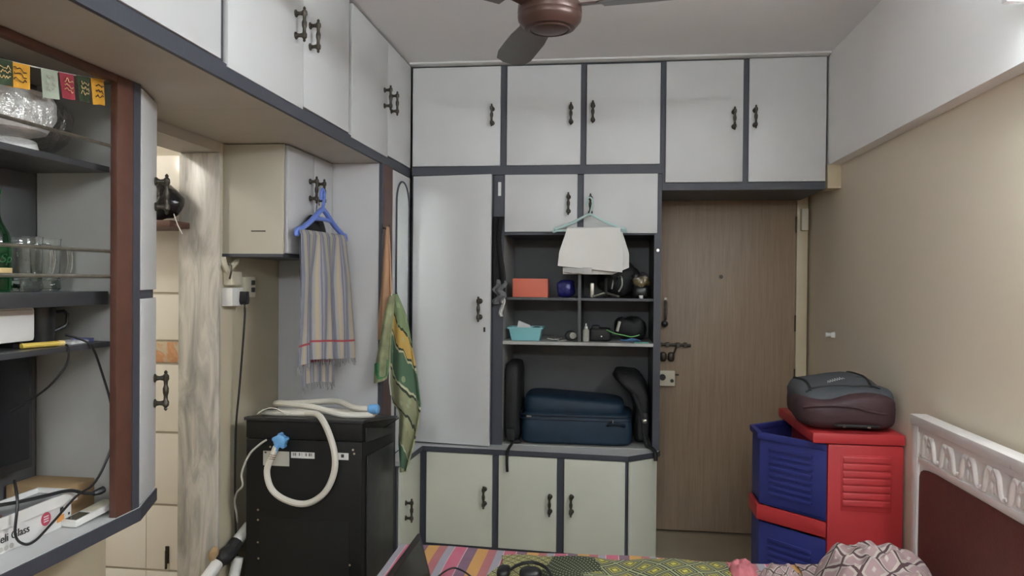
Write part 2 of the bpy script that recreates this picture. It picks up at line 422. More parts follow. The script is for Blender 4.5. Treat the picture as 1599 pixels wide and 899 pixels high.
# bathroom passage
struct(bx(-2.7, -1.685, 2.92, 3.05, 0, CE), 'wall_passage', GROUT)
struct(bx(-2.8, -2.7, 1.5, 3.05, 0, CE), 'wall_passage_end', WALLUP)
struct(bx(-2.8, -1.755, 1.4, 1.5, 0, CE), 'wall_passage_near', WALLUP)
wp = bpy.data.objects['wall_passage']
for nm, w_, zz in (('tile', .197, None),):
    cols = [-1.687 - .2 * i for i in range(5)]
    rows = [(1.647, 1.917 + .01), (1.361, 1.644), (1.165, 1.355), (.787, 1.066), (.487, .781), (.215, .481), (.0, .209)]
    cache = {}
    for x in cols:
        for z0, z1 in rows + [(1.072, 1.160)]:
            mt = TILEBAND if abs(z0 - 1.072) < .001 else TILE
            key = (round(z1 - z0, 4), mt.name)
            if key not in cache:
                cache[key] = bx(-.0985, .0985, -.008, 0, 0, z1 - z0 - .004).mesh('tile', mt, bevel=.0015)
            o = bpy.data.objects.new('tile', cache[key]); C.objects.link(o); o.parent = wp
            o.location = (x - .0985, 2.92, z0 + .002)
# main door with frame
d1 = struct(bx(.27, 1.045, 4.385, 4.42, .01, 2.02), 'door_1', WOOD, bevel=.002)
fr = MB().box(1.047, 1.105, 4.37, 4.449, 0, 2.08).box(.20, .268, 4.37, 4.449, 0, 2.08).box(.268, 1.047, 4.37, 4.449, 2.025, 2.08)
struct(fr, 'door_frame', TRIMCREAM, d1, bevel=.002)
# grab handle, sliding bolt, lock and padlock fittings of the door
g = MB().box(.326, .340, 4.378, 4.385, 1.195, 1.335)
g.tube(smooth_path([(.333, 4.38, 1.315), (.333, 4.352, 1.295), (.333, 4.346, 1.262), (.333, 4.352, 1.23), (.333, 4.38, 1.212)]), .009, 8)
struct(g, 'grab_handle', STEEL, d1)
g = MB().lathe([(.005, 4.336), (.017, 4.342), (.020, 4.356), (.012, 4.37), (.012, 4.386)], (.327, 0, 1.187), 12, 'y')
struct(g, 'door_knob', BLACKPL, d1)
g = MB().tube([(.29, 4.368, 1.070), (.475, 4.368, 1.066)], .008, 8)
for x in (.305, .345, .405, .445): g.box(x - .008, x + .008, 4.36, 4.386, 1.055, 1.082)
g.tube([(.40, 4.37, 1.066), (.385, 4.362, 1.03), (.372, 4.358, 1.00)], .006, 6)
struct(g, 'sliding_bolt', BRONZE, d1)
g = MB()
for x in (.322, .366): g.blob((x, 4.368, 1.0), .02, .014, .027, .7, .7, 12, 8)
struct(g, 'padlock', BRONZE, d1, smooth=60)
lk = struct(bx(.285, .388, 4.352, 4.385, .835, .922), 'rim_lock', IVORY, d1, bevel=.004)
g = MB().lathe([(.018, 4.345), (.018, 4.353)], (.318, 0, .885), 14, 'y').lathe([(.010, 4.345), (.010, 4.353)], (.371, 0, .866), 12, 'y')
g.box(.388, .41, 4.362, 4.378, .895, .903)
struct(g, 'lock_keyway', BLACKPL, lk)
struct(MB().lathe([(.011, 4.380), (.011, 4.387)], (.64, 0, 1.456), 12, 'y'), 'peephole', BRONZE, d1)
for z in (.9, 1.2, 1.75):
    struct(MB().lathe([(.006, z - .045), (.006, z + .045)], (1.046, 4.376, 0), 8), 'hinge', BRONZE, d1)
# white closer box at the frame's top corner
solo(bx(1.062, 1.098, 4.33, 4.368, 1.715, 1.835), 'contact_box', IVORY, 'small ivory plastic box fixed at top corner of the door frame', 'box', bevel=.004)

# ================================================================== BACK WALL CUPBOARDS
D = 3.866
def doors(t, specs, y=D, mat=WHITE, z=None, th=.016, nm='door'):
    out = []
    for x0, x1, z0, z1, hx, hz in specs:
        d = MB().box(x0, x1, y - th, y, z0, z1).build(nm, mat, t, bevel=.0015)
        if hx is not None: handle(d, (hx, y - th, hz))
        out.append(d)
    return out
t = thing('loft_cabinet', 'white three-door loft cabinet with blue edging above the wardrobe', 'cabinet', (-.37, 4.1, 1.968), 'white loft cabinets')
bx(-1.018, .2715, D, 4.445, 1.97, 2.53).build('body', BLUE, t)
doors(t, [(-1.012, -.551, 2.014, 2.524, -.592, 2.268), (-.516, -.140, 2.015, 2.522, -.188, 2.268), (-.109, .257, 2.015, 2.520, -.078, 2.275)])
t = thing('loft_cabinet', 'white two-door loft cabinet hung over the brown room door', 'cabinet', (.67, 4.1, 1.884), 'white loft cabinets')
bx(.272, 1.057, D, 4.36, 1.884, 2.53).build('body', BLUE, t)
doors(t, [(.286, .660, 1.922, 2.524, .615, 2.230), (.688, 1.053, 1.922, 2.528, .716, 2.236)])

t = thing('shelf_unit', 'open dark shelf unit with two small white doors beside the room door', 'shelf', (-.16, 4.1, .575))
MB().box(-.583, -.530, D + .003, 4.44, .575, 1.966).build('side_panel', GREYIN, t)
MB().box(.235, .270, D + .003, 4.44, .575, 1.966).build('side_panel', INNER, t)
MB().box(-.583, -.530, D - .004, D + .003, .575, 1.966).build('edge_strip', BLUE, t)
MB().box(.235, .270, D - .004, D + .003, .575, 1.966).build('edge_strip', BLUE, t)
MB().box(-.530, .235, 4.33, 4.40, .575, 1.66).build('back_panel', INNER, t)
MB().box(-.530, .235, D, 4.33, 1.66, 1.966).build('upper_box', BLUE, t)
MB().box(-.530, .235, D + .02, 4.33, 1.325, 1.338).build('shelf', DARKSHELF, t)
MB().box(-.530, .235, D - .002, 4.33, 1.096, 1.112).build('shelf', GREYIN, t)
MB().box(-.145, -.130, D + .004, 4.33, 1.112, 1.66).build('divider', DARKSHELF, t)
MB().box(-.530, .235, D, 4.33, .575, .58).build('bottom_board', GREYIN, t)
doors(t, [(-.524, -.153, 1.675, 1.967, -.197, 1.815), (-.120, .248, 1.668, 1.967, -.086, 1.808)])
MB().box(-.56, -.545, D - .012, D - .004, 1.86, 1.93).build('door_catch', WHITEPL, t)
MB().lathe([(.008, D - .016), (.008, D - .004)], (.252, 0, 1.582), 10, 'y').build('magnet_catch', CHROME, t)

t = thing('wardrobe', 'tall white wardrobe with its single long door standing slightly ajar', 'wardrobe', (-.8, 4.1, .575))
MB().box(-1.018, -1.000, D, 4.44, .575, 1.966).box(-.603, -.585, D, 4.44, .575, 1.966).build('side_panel', BLUE, t)
MB().box(-1.0, -.603, 4.40, 4.44, .575, 1.966).build('back_panel', INNER, t)
MB().box(-1.0, -.603, D, 4.40, 1.95, 1.966).build('top_board', BLUE, t)
MB().box(-1.0, -.603, D, 4.40, .575, .59).build('bottom_board', GREYIN, t)
p0, p1 = (-1.003, D - .002), (-.583, D - .062)
d = MB().slab(p0, p1, .582, 1.962, .018).build('door', WHITE, t, bevel=.0015)
k = .885; nx, ny = .0, -1
dd = Vector((p1[0] - p0[0], p1[1] - p0[1])); nn = Vector((dd.y, -dd.x)).normalized()
q = Vector(p0) + dd * .875 + nn * .018
handle(d, (q.x, q.y, 1.278), nn, 1.12)
q = Vector(p0) + dd * .93 + nn * .018
MB().box(q.x - .005, q.x + .005, q.y - .002, q.y + .004, 1.162, 1.186).build('keyhole_plate', BLACKPL, d)

# worktop ledge and base cupboard, slightly slanted front with chamfered ends
BL, BR, BE = (-.93, 3.775), (.11, 3.705), (.262, 3.83)
wt = MB().prism([(-.945, 3.43), BL, BR, BE, (.27, D - .004), (.27, 3.90), (-1.018, 3.90), (-1.018, 3.43)], .553, .574)
wto = solo(wt, 'worktop', WHITE, 'white ledge board with dark blue edging along the cupboard foot', 'worktop', base=(-.4, 3.8, .553))
e = MB()
pts = [(-.945, 3.43), BL, BR, BE, (.27, D - .004)]
for a, b in zip(pts, pts[1:]): e.slab(a, b, .551, .575, .004)
e.build('edge_strip', BLUE, wto)
t = thing('base_cabinet', 'low cream three-door cupboard with dark blue stiles behind the bed', 'cabinet', (-.4, 4.0, 0))
MB().prism([(-1.018, 3.40), (-.957, 3.40), (BL[0] - .012, BL[1] + .012), (BR[0] - .004, BR[1] + .012), (BE[0] - .008, BE[1] + .010), (.262, 4.44), (-1.018, 4.44)], .0, .552).build('body', BLUE, t)
ln = lambda x: BL[1] + .012 + (x - BL[0]) / (BR[0] - BL[0]) * (BR[1] - BL[1])
nb = Vector((BR[1] - BL[1], -(BR[0] - BL[0]))).normalized()
for x0, x1, hx, hz in ((-.905, -.562, -.60, .338), (-.528, -.236, -.268, .321), (-.198, .098, -.162, .326)):
    dr = MB().slab((x0, ln(x0)), (x1, ln(x1)), .082, .546, .014).build('door', CREAM, t, bevel=.0015)
    handle(dr, (hx, ln(hx) - .014, hz), nb)
MB().slab((BR[0] + .003, BR[1] + .010), (BE[0] - .012, BE[1] + .002), .0, .546, .010).build('end_panel', CREAM, t, bevel=.0015)
sd = MB().slab((-.957, 3.425), (-.944, 3.745), .09, .546, .012).build('door', CREAM, t, bevel=.0015)
handle(sd, (-.941, 3.50, .325), (1, 0))

# ================================================================== LEFT CUPBOARDS
XF = -1.036
t = thing('loft_cabinet', 'long white loft cabinet with five doors and beige underside on side wall', 'cabinet', (-1.3, 2.1, 1.955), 'white loft cabinets')
bx(-1.595, XF, -1.0, 2.254, 1.975, 2.535).build('body', BLUE, t)
bx(-1.512, XF, 2.256, 3.855, 1.975, 2.535).build('body', BLUE, t)
bx(XF, XF + .012, -1.0, 3.845, 1.955, 2.0).build('edge_rail', BLUE, t)
bx(-1.594, XF - .002, -1.0, 2.254, 1.955, 1.975).build('underside_board', SOFFIT, t)
bx(-1.512, XF - .002, 2.256, 3.855, 1.955, 1.975).build('underside_board', SOFFIT, t)
for y0, y1, hy, off in ((.93, 1.895, None, 0), (1.932, 2.440, 2.375, .006), (2.443, 2.893, 2.495, 0), (2.932, 3.430, 3.37, .006), (3.433, 3.838, 3.48, 0)):
    z0 = 2.003 if off == 0 else 1.992
    d = MB().box(XF, XF + .016, y0, y1, z0, 2.528).build('door', WHITE, t, bevel=.0015)
    if hy: handle(d, (XF + .016, hy, 2.255), (1, 0))

t = thing('tall_cabinet', 'narrow tall cabinet with arched mirror door at the corner by wardrobe', 'cabinet', (-1.25, 3.6, 0))
bx(-1.513, -1.036, 3.366, 3.855, .0, 1.953).build('body', BLUE, t)
bx(-1.513, -1.036, 3.350, 3.366, .0, 1.953).build('side_panel', PALEBLUE, t)
bx(-1.035, -1.022, 3.350, 3.376, .578, 1.953).build('edge_strip', BLUE, t)
bx(-1.036, -1.021, 3.378, 3.520, .578, 1.953).build('edge_band', BROWN, t)
bx(-1.036, -1.020, 3.524, 3.835, .578, 1.950).build('door', WHITE, t, bevel=.0015)
dm = [o for o in t.children if o.name.startswith('door')][0]
def arch(y0, y1, z0, z1, n=14):
    c, r = (y0 + y1) / 2, (y1 - y0) / 2
    return [(y0, z0), (y1, z0)] + [(c + r * math.cos(math.pi * i / n), z1 - r + r * math.sin(math.pi * i / n)) for i in range(n + 1)]
MB().prism(arch(3.571, 3.800, .74, 1.912), -1.0195, -1.0150, 'x').build('mirror', MIRROR, dm)
fr = MB(); A_ = arch(3.571, 3.800, .74, 1.912)
fr.tube([(-1.016, y, z) for y, z in A_ + [A_[0]]], .005, 6).build('mirror_frame', BLUE, dm)

t = thing('wall_cabinet', 'small wall cabinet with two pale doors and cream side over the washing machine', 'cabinet', (-1.38, 3.1, 1.515))
bx(-1.513, -1.268, 2.845, 3.348, 1.512, 1.953).build('body', BLUE, t)
bx(-1.513, -1.262, 2.833, 2.845, 1.520, 1.951).build('side_panel', CREAMPANEL, t, bevel=.001)
bx(-1.515, -1.262, 2.831, 3.348, 1.508, 1.520).build('bottom_board', BLUE, t)
bx(-1.395, -1.335, 2.8322, 2.8335, 1.607, 1.612).build('scuff_mark', BRONZE, t)
for y0, y1, hy in ((2.858, 3.118, 3.078), (3.126, 3.340, 3.165)):
    d = MB().box(-1.268, -1.254, y0, y1, 1.524, 1.951).build('door', PALEBLUE, t, bevel=.0015)
    handle(d, (-1.254, hy, 1.80), (1, 0))

# display cabinet: open shelves behind two rails, angled end with two doors
XD = -1.28
t = disp = thing('display_cabinet', 'open display cabinet with brown post and dark shelves on the side wall', 'cabinet', (-1.44, 1.4, .75))
pf = MB().prism([(-1.598, .5), (XD, .5), (XD, 1.945), (-1.352, 2.135), (-1.598, 2.135)], .75, .786).build('platform', WHITE, t)
e = MB().slab((XD, .5), (XD, 1.945), .748, .784, .004).slab((XD, 1.945), (-1.352, 2.135), .748, .784, .004).build('edge_strip', BLUE, pf)
bx(-1.598, -1.582, .5, 1.93, .786, 1.953).build('back_panel', INNER, t)
bx(-1.580, -1.300, 1.930, 1.944, .786, 1.953).build('side_panel', GREYIN, t)
bx(-1.300, XD, 1.845, 1.912, .786, 1.953).build('post', BROWN, t, bevel=.0015)
bx(-1.300, XD, 1.913, 1.944, .786, 1.953).build('edge_strip', BLUE, t)
bx(-1.300, XD, .5, 1.844, 1.934, 1.953).build('top_rail', BROWN, t, bevel=.0015)
for z0, z1, x1, y1 in ((1.706, 1.722, -1.345, 1.905), (1.348, 1.384, -1.345, 1.902), (1.232, 1.246, -1.352, 1.925)):
    bx(-1.58, x1, .5, y1, z0, z1).build('shelf', DARKSHELF, t, bevel=.001)
for z in (1.490, 1.424, 1.768):
    r_ = MB().tube([(-1.302, .5, z), (-1.302, 1.862, z)], .0048, 8).build('rail', STEEL, t)
    MB().lathe([(.008, 1.855), (.008, 1.872), (.011, 1.873), (.011, 1.88)], (-1.302, 0, z), 10, 'y').build('rail_socket', CHROME, r_)
MB().prism([(-1.578, 1.946), (-1.290, 1.946), (-1.362, 2.133), (-1.578, 2.133)], .787, 1.952).build('end_box', BLUE, t)
n_ = Vector((2.133 - 1.946, .072)).normalized()
for z0, z1, hz in ((1.387, 1.945, 1.672), (.792, 1.362, 1.083)):
    d = MB().slab((-1.2915, 1.950), (-1.360, 2.128), z0, z1, .010).build('door', WHITE, t, bevel=.001)
    handle(d, (-1.352 + .010, 2.108 + .003, hz), (n_.x, n_.y), 1.05)

# ================================================================== BEAM TUBE LIGHT, THEN THE ADDED UNSEEN LAMPS
t = thing('tube_light', 'white batten tube light fixed to the beam on the right wall', 'light', (1.05, 1.5, 2.14))
bx(1.050, 1.0648, .86, 2.06, 2.125, 2.225).build('batten', WHITEPL, t, bevel=.004)
MB().tube([(1.028, .90, 2.175), (1.028, 2.03, 2.175)], .042, 16).build('tube', EMIT, t)
for y in (.885, 2.045): bx(.984, 1.046, y - .015, y + .015, 2.131, 2.219).build('lamp_holder', WHITEPL, t, bevel=.003)
t = thing('tube_light', 'added unseen batten tube light on the wall opposite the cupboards', 'light', (-.2, -1.19, 2.10))  # second tube behind the camera, added as fill to lift the shadows
bx(-.80, .40, -1.1998, -1.182, 2.10, 2.20).build('batten', WHITEPL, t, bevel=.004)
MB().tube([(-.77, -1.152, 2.15), (.37, -1.152, 2.15)], .042, 16).build('tube', EMIT, t)
for x in (-.785, .385): bx(x - .015, x + .015, -1.182, -1.106, 2.106, 2.194).build('lamp_holder', WHITEPL, t, bevel=.003)
pl = bpy.data.lights.new('added_passage_bulb', 'POINT'); pl.energy = PASSAGE_W * 4; pl.color = (1, .96, .89); pl.shadow_soft_size = .05  # point light of the added bulb, brightens the passage tiles
plo = bpy.data.objects.new('added_passage_bulb', pl); C.objects.link(plo); plo.location = (-2.25, 1.78, 2.28)
t = thing('added_ceiling_bulb', 'added unseen round bulb in a holder on the bathroom passage ceiling', 'light', (-2.25, 1.78, 2.36))  # bulb out of view, added to light the passage
MB().lathe([(.03, 2.54), (.03, 2.49), (.018, 2.47), (.018, 2.43)], (-2.25, 1.78, 0), 14).build('holder', WHITEPL, t)
MB().blob((-2.25, 1.78, 2.395), .03, .03, .038, 1, 1, 14, 10).build('bulb', EMITB, t)

# ================================================================== CEILING FAN
FX, FY = -.185, 2.36
t = thing('ceiling_fan', 'copper brown three-blade ceiling fan hanging from the grey ceiling', 'fan', (FX, FY, 2.20))
MB().lathe([(.02, 2.201), (.052, 2.203), (.060, 2.207), (.078, 2.209), (.088, 2.220), (.098, 2.232), (.1005, 2.246), (.0985, 2.251), (.1005, 2.256), (.099, 2.278), (.090, 2.290), (.064, 2.296), (.060, 2.318), (.052, 2.330), (.02, 2.334)], (FX, FY, 0), 32).build('motor_housing', COPPER, t)
MB().tube([(FX + .062 * math.cos(2 * math.pi * i / 32), FY + .062 * math.sin(2 * math.pi * i / 32), 2.2065) for i in range(33)], .004, 6, caps=False).build('bottom_ring', COPPER, t)
MB().tube([(FX, FY, 2.33), (FX, FY, 2.51)], .013, 10).build('down_rod', COPPER, t)
MB().lathe([(.02, 2.46), (.055, 2.50), (.062, 2.5395)], (FX, FY, 0), 20).build('canopy', COPPER, t)
for a in (-10, 110, 230):
    ca, sa = math.cos(R(a)), math.sin(R(a))
    def bl(x, y, z): return (FX + ca * x - sa * y, FY + sa * x + ca * y, z)
    b = MB(); pts = [(.165, -.052), (.30, -.064), (.50, -.066), (.575, -.055), (.60, -.02), (.60, .02), (.575, .05), (.50, .06), (.30, .055), (.165, .042)]
    vs = [bl(x, y, 2.272 + y * .22) for x, y in pts] + [bl(x, y, 2.268 + y * .22) for x, y in pts]; n = len(pts)
    b.add(vs, [tuple(range(n)), tuple(range(n, 2 * n))[::-1]] + [(i, n + i, n + (i + 1) % n, (i + 1) % n) for i in range(n)])
    bo = b.build('blade', FANDARK, t)
    k = MB(); pts = [(.085, -.03), (.15, -.022), (.185, -.05), (.215, -.052), (.22, 0), (.215, .045), (.185, .04), (.15, .015), (.085, .02)]
    vs = [bl(x, y, 2.277 + y * .22) for x, y in pts] + [bl(x, y, 2.272 + y * .22) for x, y in pts]; n = len(pts)
    k.add(vs, [tuple(range(n)), tuple(range(n, 2 * n))[::-1]] + [(i, n + i, n + (i + 1) % n, (i + 1) % n) for i in range(n)])
    k.build('blade_bracket', COPPER, bo)

# ================================================================== WASHING MACHINE
MX0, MX1, MY0, MY1 = -1.425, -.945, 2.86, 3.338
t = wm = thing('washing_machine', 'black washing machine standing with its back turned beside the side wall', 'washing machine', (-1.18, 3.1, 0))
b = MB().box(MX0, MX1, MY0, MY1, .045, .785); b.build('body', MACHINE, t, bevel=.008)
# raised sloping top deck
MB().prism([(MY0, .786), (MY1, .786), (MY1, .795), (MY0 + .02, .858), (MY0, .858)], MX0, MX1, 'x').build('top_console', MACHINE, t, bevel=.004)
MB().prism([(MY0 - .008, .858), (MY0 + .02, .859), (MY1, .796), (MY1, .806), (MY0 + .02, .870), (MY0 - .008, .870)], MX0 - .006, MX1 + .008, 'x').build('lid', MACHSIDE, t, bevel=.002)
MB().prism([(MY0 + .03, .78), (MY0 + .40, .74), (MY0 + .40, .765), (MY0 + .03, .835)], MX1 + .001, MX1 + .010, 'x').build('side_grip', MACHSIDE, t, bevel=.003)
MB().prism([(MY0 + .05, .08), (MY0 + .42, .08), (MY0 + .42, .70), (MY0 + .05, .72)], MX1 + .001, MX1 + .007, 'x').build('side_panel', MACHSIDE, t, bevel=.003)
bx(MX0 + .06, MX1 - .05, MY0 - .004, MY0 + .001, .06, .47).build('back_cover', MACHINE, t, bevel=.002)
for x, z in ((MX0 + .055, .502), (MX0 + .055, .462), (MX0 + .055, .372), (MX0 + .058, .308), (MX1 - .045, .302), (MX1 - .03, .74), (MX1 - .035, .755), (-1.32, .755)):
    MB().lathe([(.0045, MY0 - .0065), (.0045, MY0 - .003)], (x, 0, z), 8, 'y').build('screw', CHROME, t)
yb = MY0 - .0012
bx(-1.352, -1.243, yb, MY0 + .001, .679, .737).build('rating_label', LABELGREY, t)
bl_ = bx(-1.236, -1.139, yb, MY0 + .001, .713, .737).build('barcode_label', PAPER, t)
for i in range(22):
    x = -1.229 + i * .0037
    if random.random() < .75: bx(x, x + random.choice((.0012, .002, .0028)), yb - .0004, yb, .722, .734).build('barcode_bar', INK, bl_)
sl = bx(-1.043, -1.000, yb, MY0 + .001, .713, .740).build('barcode_label', PAPER, t)
bx(-1.030, -1.018, yb - .0004, yb, .722, .735).build('printed_mark', INK, sl)
bx(-1.346, -1.338, yb - .0004, yb, .728, .734).build('printed_mark', INK, t)
for x in (MX0 + .05, MX1 - .05):
    for y in (MY0 + .05, MY1 - .05): MB().lathe([(.022, 0), (.022, .02), (.014, .02), (.014, .046)], (x, y, 0), 10).build('foot', BLACKPL, t)
# inlet hose: part of the machine, screwed in with a blue nut
pth = [(-1.278, MY0 - .045, .765), (-1.288, MY0 - .05, .735), (-1.313, MY0 - .05, .67), (-1.292, MY0 - .05, .598), (-1.228, MY0 - .05, .557), (-1.148, MY0 - .05, .550), (-1.078, MY0 - .05, .595), (-1.043, MY0 - .045, .67), (-1.042, MY0 - .04, .745), (-1.068, MY0 - .03, .818), (-1.098, MY0 - .02, .868), (-1.135, MY0 + .015, .886), (-1.19, MY0 + .04, .884)]
ho = MB().tube(smooth_path(pth), .0125, 10).build('inlet_hose', HOSE, t)
nut = MB()
for k in range(5):
    a = 2 * math.pi * k / 5 + .3; nut.lathe([(.0085, MY0 - .040), (.0085, MY0 - .016)], (-1.268 + .024 * math.cos(a), 0, .785 + .024 * math.sin(a)), 8, 'y')
nut.lathe([(.016, MY0 - .046), (.025, MY0 - .040), (.025, MY0 - .016), (.017, MY0 + .001)], (-1.268, 0, .785), 16, 'y')
nut.tube([(-1.268, MY0 - .042, .785), (-1.276, MY0 - .046, .765), (-1.284, MY0 - .050, .742)], .011, 10)
nut.build('hose_nut', SKYBLUE, ho)
cl = MB()
for z in (.736, .728, .720): cl.tube([(-1.2875 - (.736 - z) * .4, MY0 - .0495, z + .0016), (-1.288 - (.736 - z) * .4, MY0 - .0497, z - .0016)], .0138, 12)
cl.build('hose_clamp', CHROME, ho)
# coil of hose lying on the lid
coil = MB()
def ztop(y): return .872 - (y - MY0 - .02) * (.064 / (MY1 - MY0 - .02)) if y > MY0 + .02 else .872
cp = []
for x, y, dz in [(-1.20, 2.92, .012), (-1.36, 2.93, .012), (-1.40, 2.98, .013), (-1.33, 3.03, .014), (-1.15, 3.04, .022), (-1.02, 3.02, .018), (-.95, 3.0, .016), (-.955, 2.955, .014), (-1.05, 2.93, .013), (-1.18, 2.945, .038), (-1.33, 2.985, .050), (-1.385, 3.06, .044), (-1.27, 3.09, .052), (-1.12, 3.05, .062), (-1.02, 2.975, .040), (-.935, 2.965, .038)]:
    cp.append((x, y, ztop(y) + dz))
cobj = solo(MB().tube(smooth_path(cp), .0125, 10), 'coiled_hose', HOSE, 'coil of ivory rubber hose with blue end lying on the black washing machine', 'hose', base=(-1.15, 3.0, .872))
e = cp[-1]
MB().lathe([(.008, -.022), (.018, -.016), (.020, -.002), (.020, .018), (.015, .024)], (e[0], e[1], e[2]), 12, 'x').build('hose_nut', SKYBLUE, cobj)
MB().grid(lambda u, v: (-1.40 + .14 * u, 2.90 + .10 * v, ztop(2.90 + .1 * v) + .006 + .028 * abs(math.sin(u * 3.4 + v * 1.5)) * (1 - .5 * v)), 14, 8).build('flat_drain_end', HOSE, cobj, thick=.003)
# mains lead of the machine
solo(MB().tube(smooth_path([(-1.336, MY0 - .004, .782), (-1.36, MY0 - .014, .765), (-1.40, MY0 - .02, .725), (-1.432, MY0 - .02, .65), (-1.43, MY0 - .015, .60), (-1.462, MY0 + .0, .565), (-1.482, MY0 + .02, .52), (-1.478, MY0 + .03, .47), (-1.485, MY0 + .05, .43)]), .0042, 7), 'mains_lead', LABELGREY, 'grey cable looping from the back corner of the washing machine', 'cable', base=(-1.42, MY0, .36))
# drain pipe with taped joint beside the machine
t = thing('drain_pipe', 'white drain pipe with black taped joint beside the washing machine foot', 'pipe', (-1.49, 2.83, 0))
MB().tube([(-1.455, 2.95, .40), (-1.475, 2.86, .352)], .024, 12).build('pipe', WHITEPL, t)
MB().tube(smooth_path([(-1.468, 2.875, .36), (-1.478, 2.83, .335), (-1.495, 2.775, .312)]), [.029] * 6 + [.033] * 4 + [.026] * 3, 10).build('tape_wrap', BLACKFAB, t)
MB().tube([(-1.495, 2.775, .312), (-1.52, 2.68, .25), (-1.53, 2.60, .02)], .024, 12).build('pipe', WHITEPL, t)
MB().tube([(-1.462, 2.875, .30), (-1.478, 2.84, .17), (-1.48, 2.83, .0)], .022, 12).build('pipe', WHITEPL, t)
MB().blob((-1.513, 2.775, .345), .016, .03, .020, .8, .8, 12, 8, lambda p: (p.x, p.y, p.z + .008 * math.sin(p.y * 160))).build('rag', CARD, t)

# ================================================================== SOCKETS BESIDE THE MARBLE
t = thing('socket_box', 'ivory surface socket box with black plug under the wall cabinet', 'socket', (-1.49, 2.86, 1.30))
bx(-1.514, -1.468, 2.826, 2.918, 1.312, 1.385).build('box', WHITEPL, t, bevel=.004)
bx(-1.5135, -1.474, 2.835, 2.918, 1.394, 1.45).build('upper_box', IVORY, t, bevel=.006)
pg = MB().prism([(2.885, 1.318), (2.905, 1.318), (2.912, 1.332), (2.907, 1.37), (2.883, 1.37), (2.878, 1.332)], -1.4675, -1.438, 'x').build('plug', BLACKPL, t, bevel=.003)
MB().tube(smooth_path([(-1.452, 2.895, 1.32), (-1.452, 2.896, 1.25), (-1.47, 2.895, 1.0), (-1.485, 2.892, .8), (-1.49, 2.90, .5), (-1.485, 2.92, .15)]), .0042, 7).build('plug_lead', BLACKPL, pg)
MB().tube(smooth_path([(-1.508, 2.822, 1.505), (-1.50, 2.826, 1.47), (-1.495, 2.845, 1.447)]), .013, 8).build('wire', IVORY, t)
MB().tube(smooth_path([(-1.505, 2.86, 1.45), (-1.49, 2.87, 1.475), (-1.485, 2.89, 1.49), (-1.50, 2.91, 1.505)]), .012, 8).build('wire', IVORY, t)
MB().tube(smooth_path([(-1.48, 2.825, 1.42), (-1.472, 2.823, 1.45), (-1.478, 2.83, 1.475), (-1.495, 2.83, 1.48)]), .004, 7).build('wire', BRONZE, t)
t = thing('switch_box', 'smaller ivory switch box beside the socket under the wall cabinet', 'switch', (-1.49, 3.0, 1.34))
bx(-1.514, -1.478, 2.955, 3.045, 1.345, 1.428).build('box', IVORY, t, bevel=.003)
for z in (1.365, 1.395): bx(-1.4785, -1.472, 3.005, 3.03, z, z + .02).build('rocker_switch', INK, t, bevel=.002)

# ================================================================== PASSAGE SHELF AND BAG
sh = solo(MB().prism([(-2.1, 2.66), (-1.632, 2.66), (-1.632, 2.798), (-1.688, 2.798), (-1.688, 2.911), (-2.1, 2.911)], 1.615, 1.64), 'ledge_shelf', BROWN, 'brown wooden ledge on the tiled passage wall', 'shelf', bevel=.003)
bg = MB().blob((-1.775, 2.735, 1.725), .150, .062, .082, .75, .8, 28, 14, lambda p: (p.x * (1 - .40 * max(0, p.z / .095)) - .45 * max(0, p.z), p.y * (1 - .3 * max(0, p.z / .095)), p.z * (1.25 if p.z > 0 else 1) + .004 * math.sin(p.x * 90 + p.y * 70)))
bag = solo(bg, 'plastic_bag', M('black_glossy_polythene', (.012, .012, .013), .18, var=.2, bump=.9, bscale=45), 'shiny black plastic bag lying on the passage ledge', 'bag', smooth=60)
MB().tube([(-1.64, 2.70, 1.665), (-1.60, 2.66, 1.62), (-1.575, 2.65, 1.585)], .002, 6).build('drawstring', WHITEPL, bag)

wb = thing('tower_bolt', 'small dark metal bolt low on the tiled passage wall', 'bolt', (-1.79, 2.908, .24))
MB().box(-1.796, -1.782, 2.905, 2.9115, .245, .315).build('plate', BRONZE, wb)
MB().tube([(-1.789, 2.900, .225), (-1.789, 2.900, .300)], .005, 8).build('rod', BRONZE, wb)

# ================================================================== HANGING CLOTHES
def hanger(name, mat, label, c, d, ztop_, half, drop, r=.0055, arch=False):
    # c: plan position of the hook, d: plan direction of the shoulders
    d = Vector(d).normalized(); t = thing(name, label, 'hanger', (c[0], c[1], ztop_ - .3))
    P = lambda a, z: (c[0] + d.x * a, c[1] + d.y * a, z)
    zs = ztop_ - .085
    MB().tube(smooth_path([P(-.012, ztop_ - .045), P(-.016, ztop_ - .02), P(-.004, ztop_), P(.012, ztop_ - .012), P(.012, ztop_ - .04), P(0, zs)]), r * .8, 8).build('hook', mat, t)
    MB().tube(smooth_path([P(-half, zs - drop), P(-half * .5, zs - drop * .55), P(-.03, zs - .012), P(0, zs), P(.03, zs - .012), P(half * .5, zs - drop * .55), P(half, zs - drop)]), r * 1.3, 8).build('shoulder', mat, t)
    MB().tube([P(-half * .97, zs - drop - .006), P(half * .97, zs - drop - .006)], r, 8).build('trouser_bar', mat, t)
    for sx in (-1, 1):
        MB().tube(smooth_path([P(sx * half * .9, zs - drop * .9), P(sx * half * 1.02, zs - drop * .92), P(sx * half * 1.05, zs - drop - .012), P(sx * half * .96, zs - drop - .008)]), r, 8).build('end_clip', mat, t)
    if arch: MB().tube(smooth_path([P(-half * .36, zs - drop * .42), P(0, zs - drop * .38), P(half * .36, zs - drop * .42)]), r, 8).build('cross_brace', mat, t)
    return t
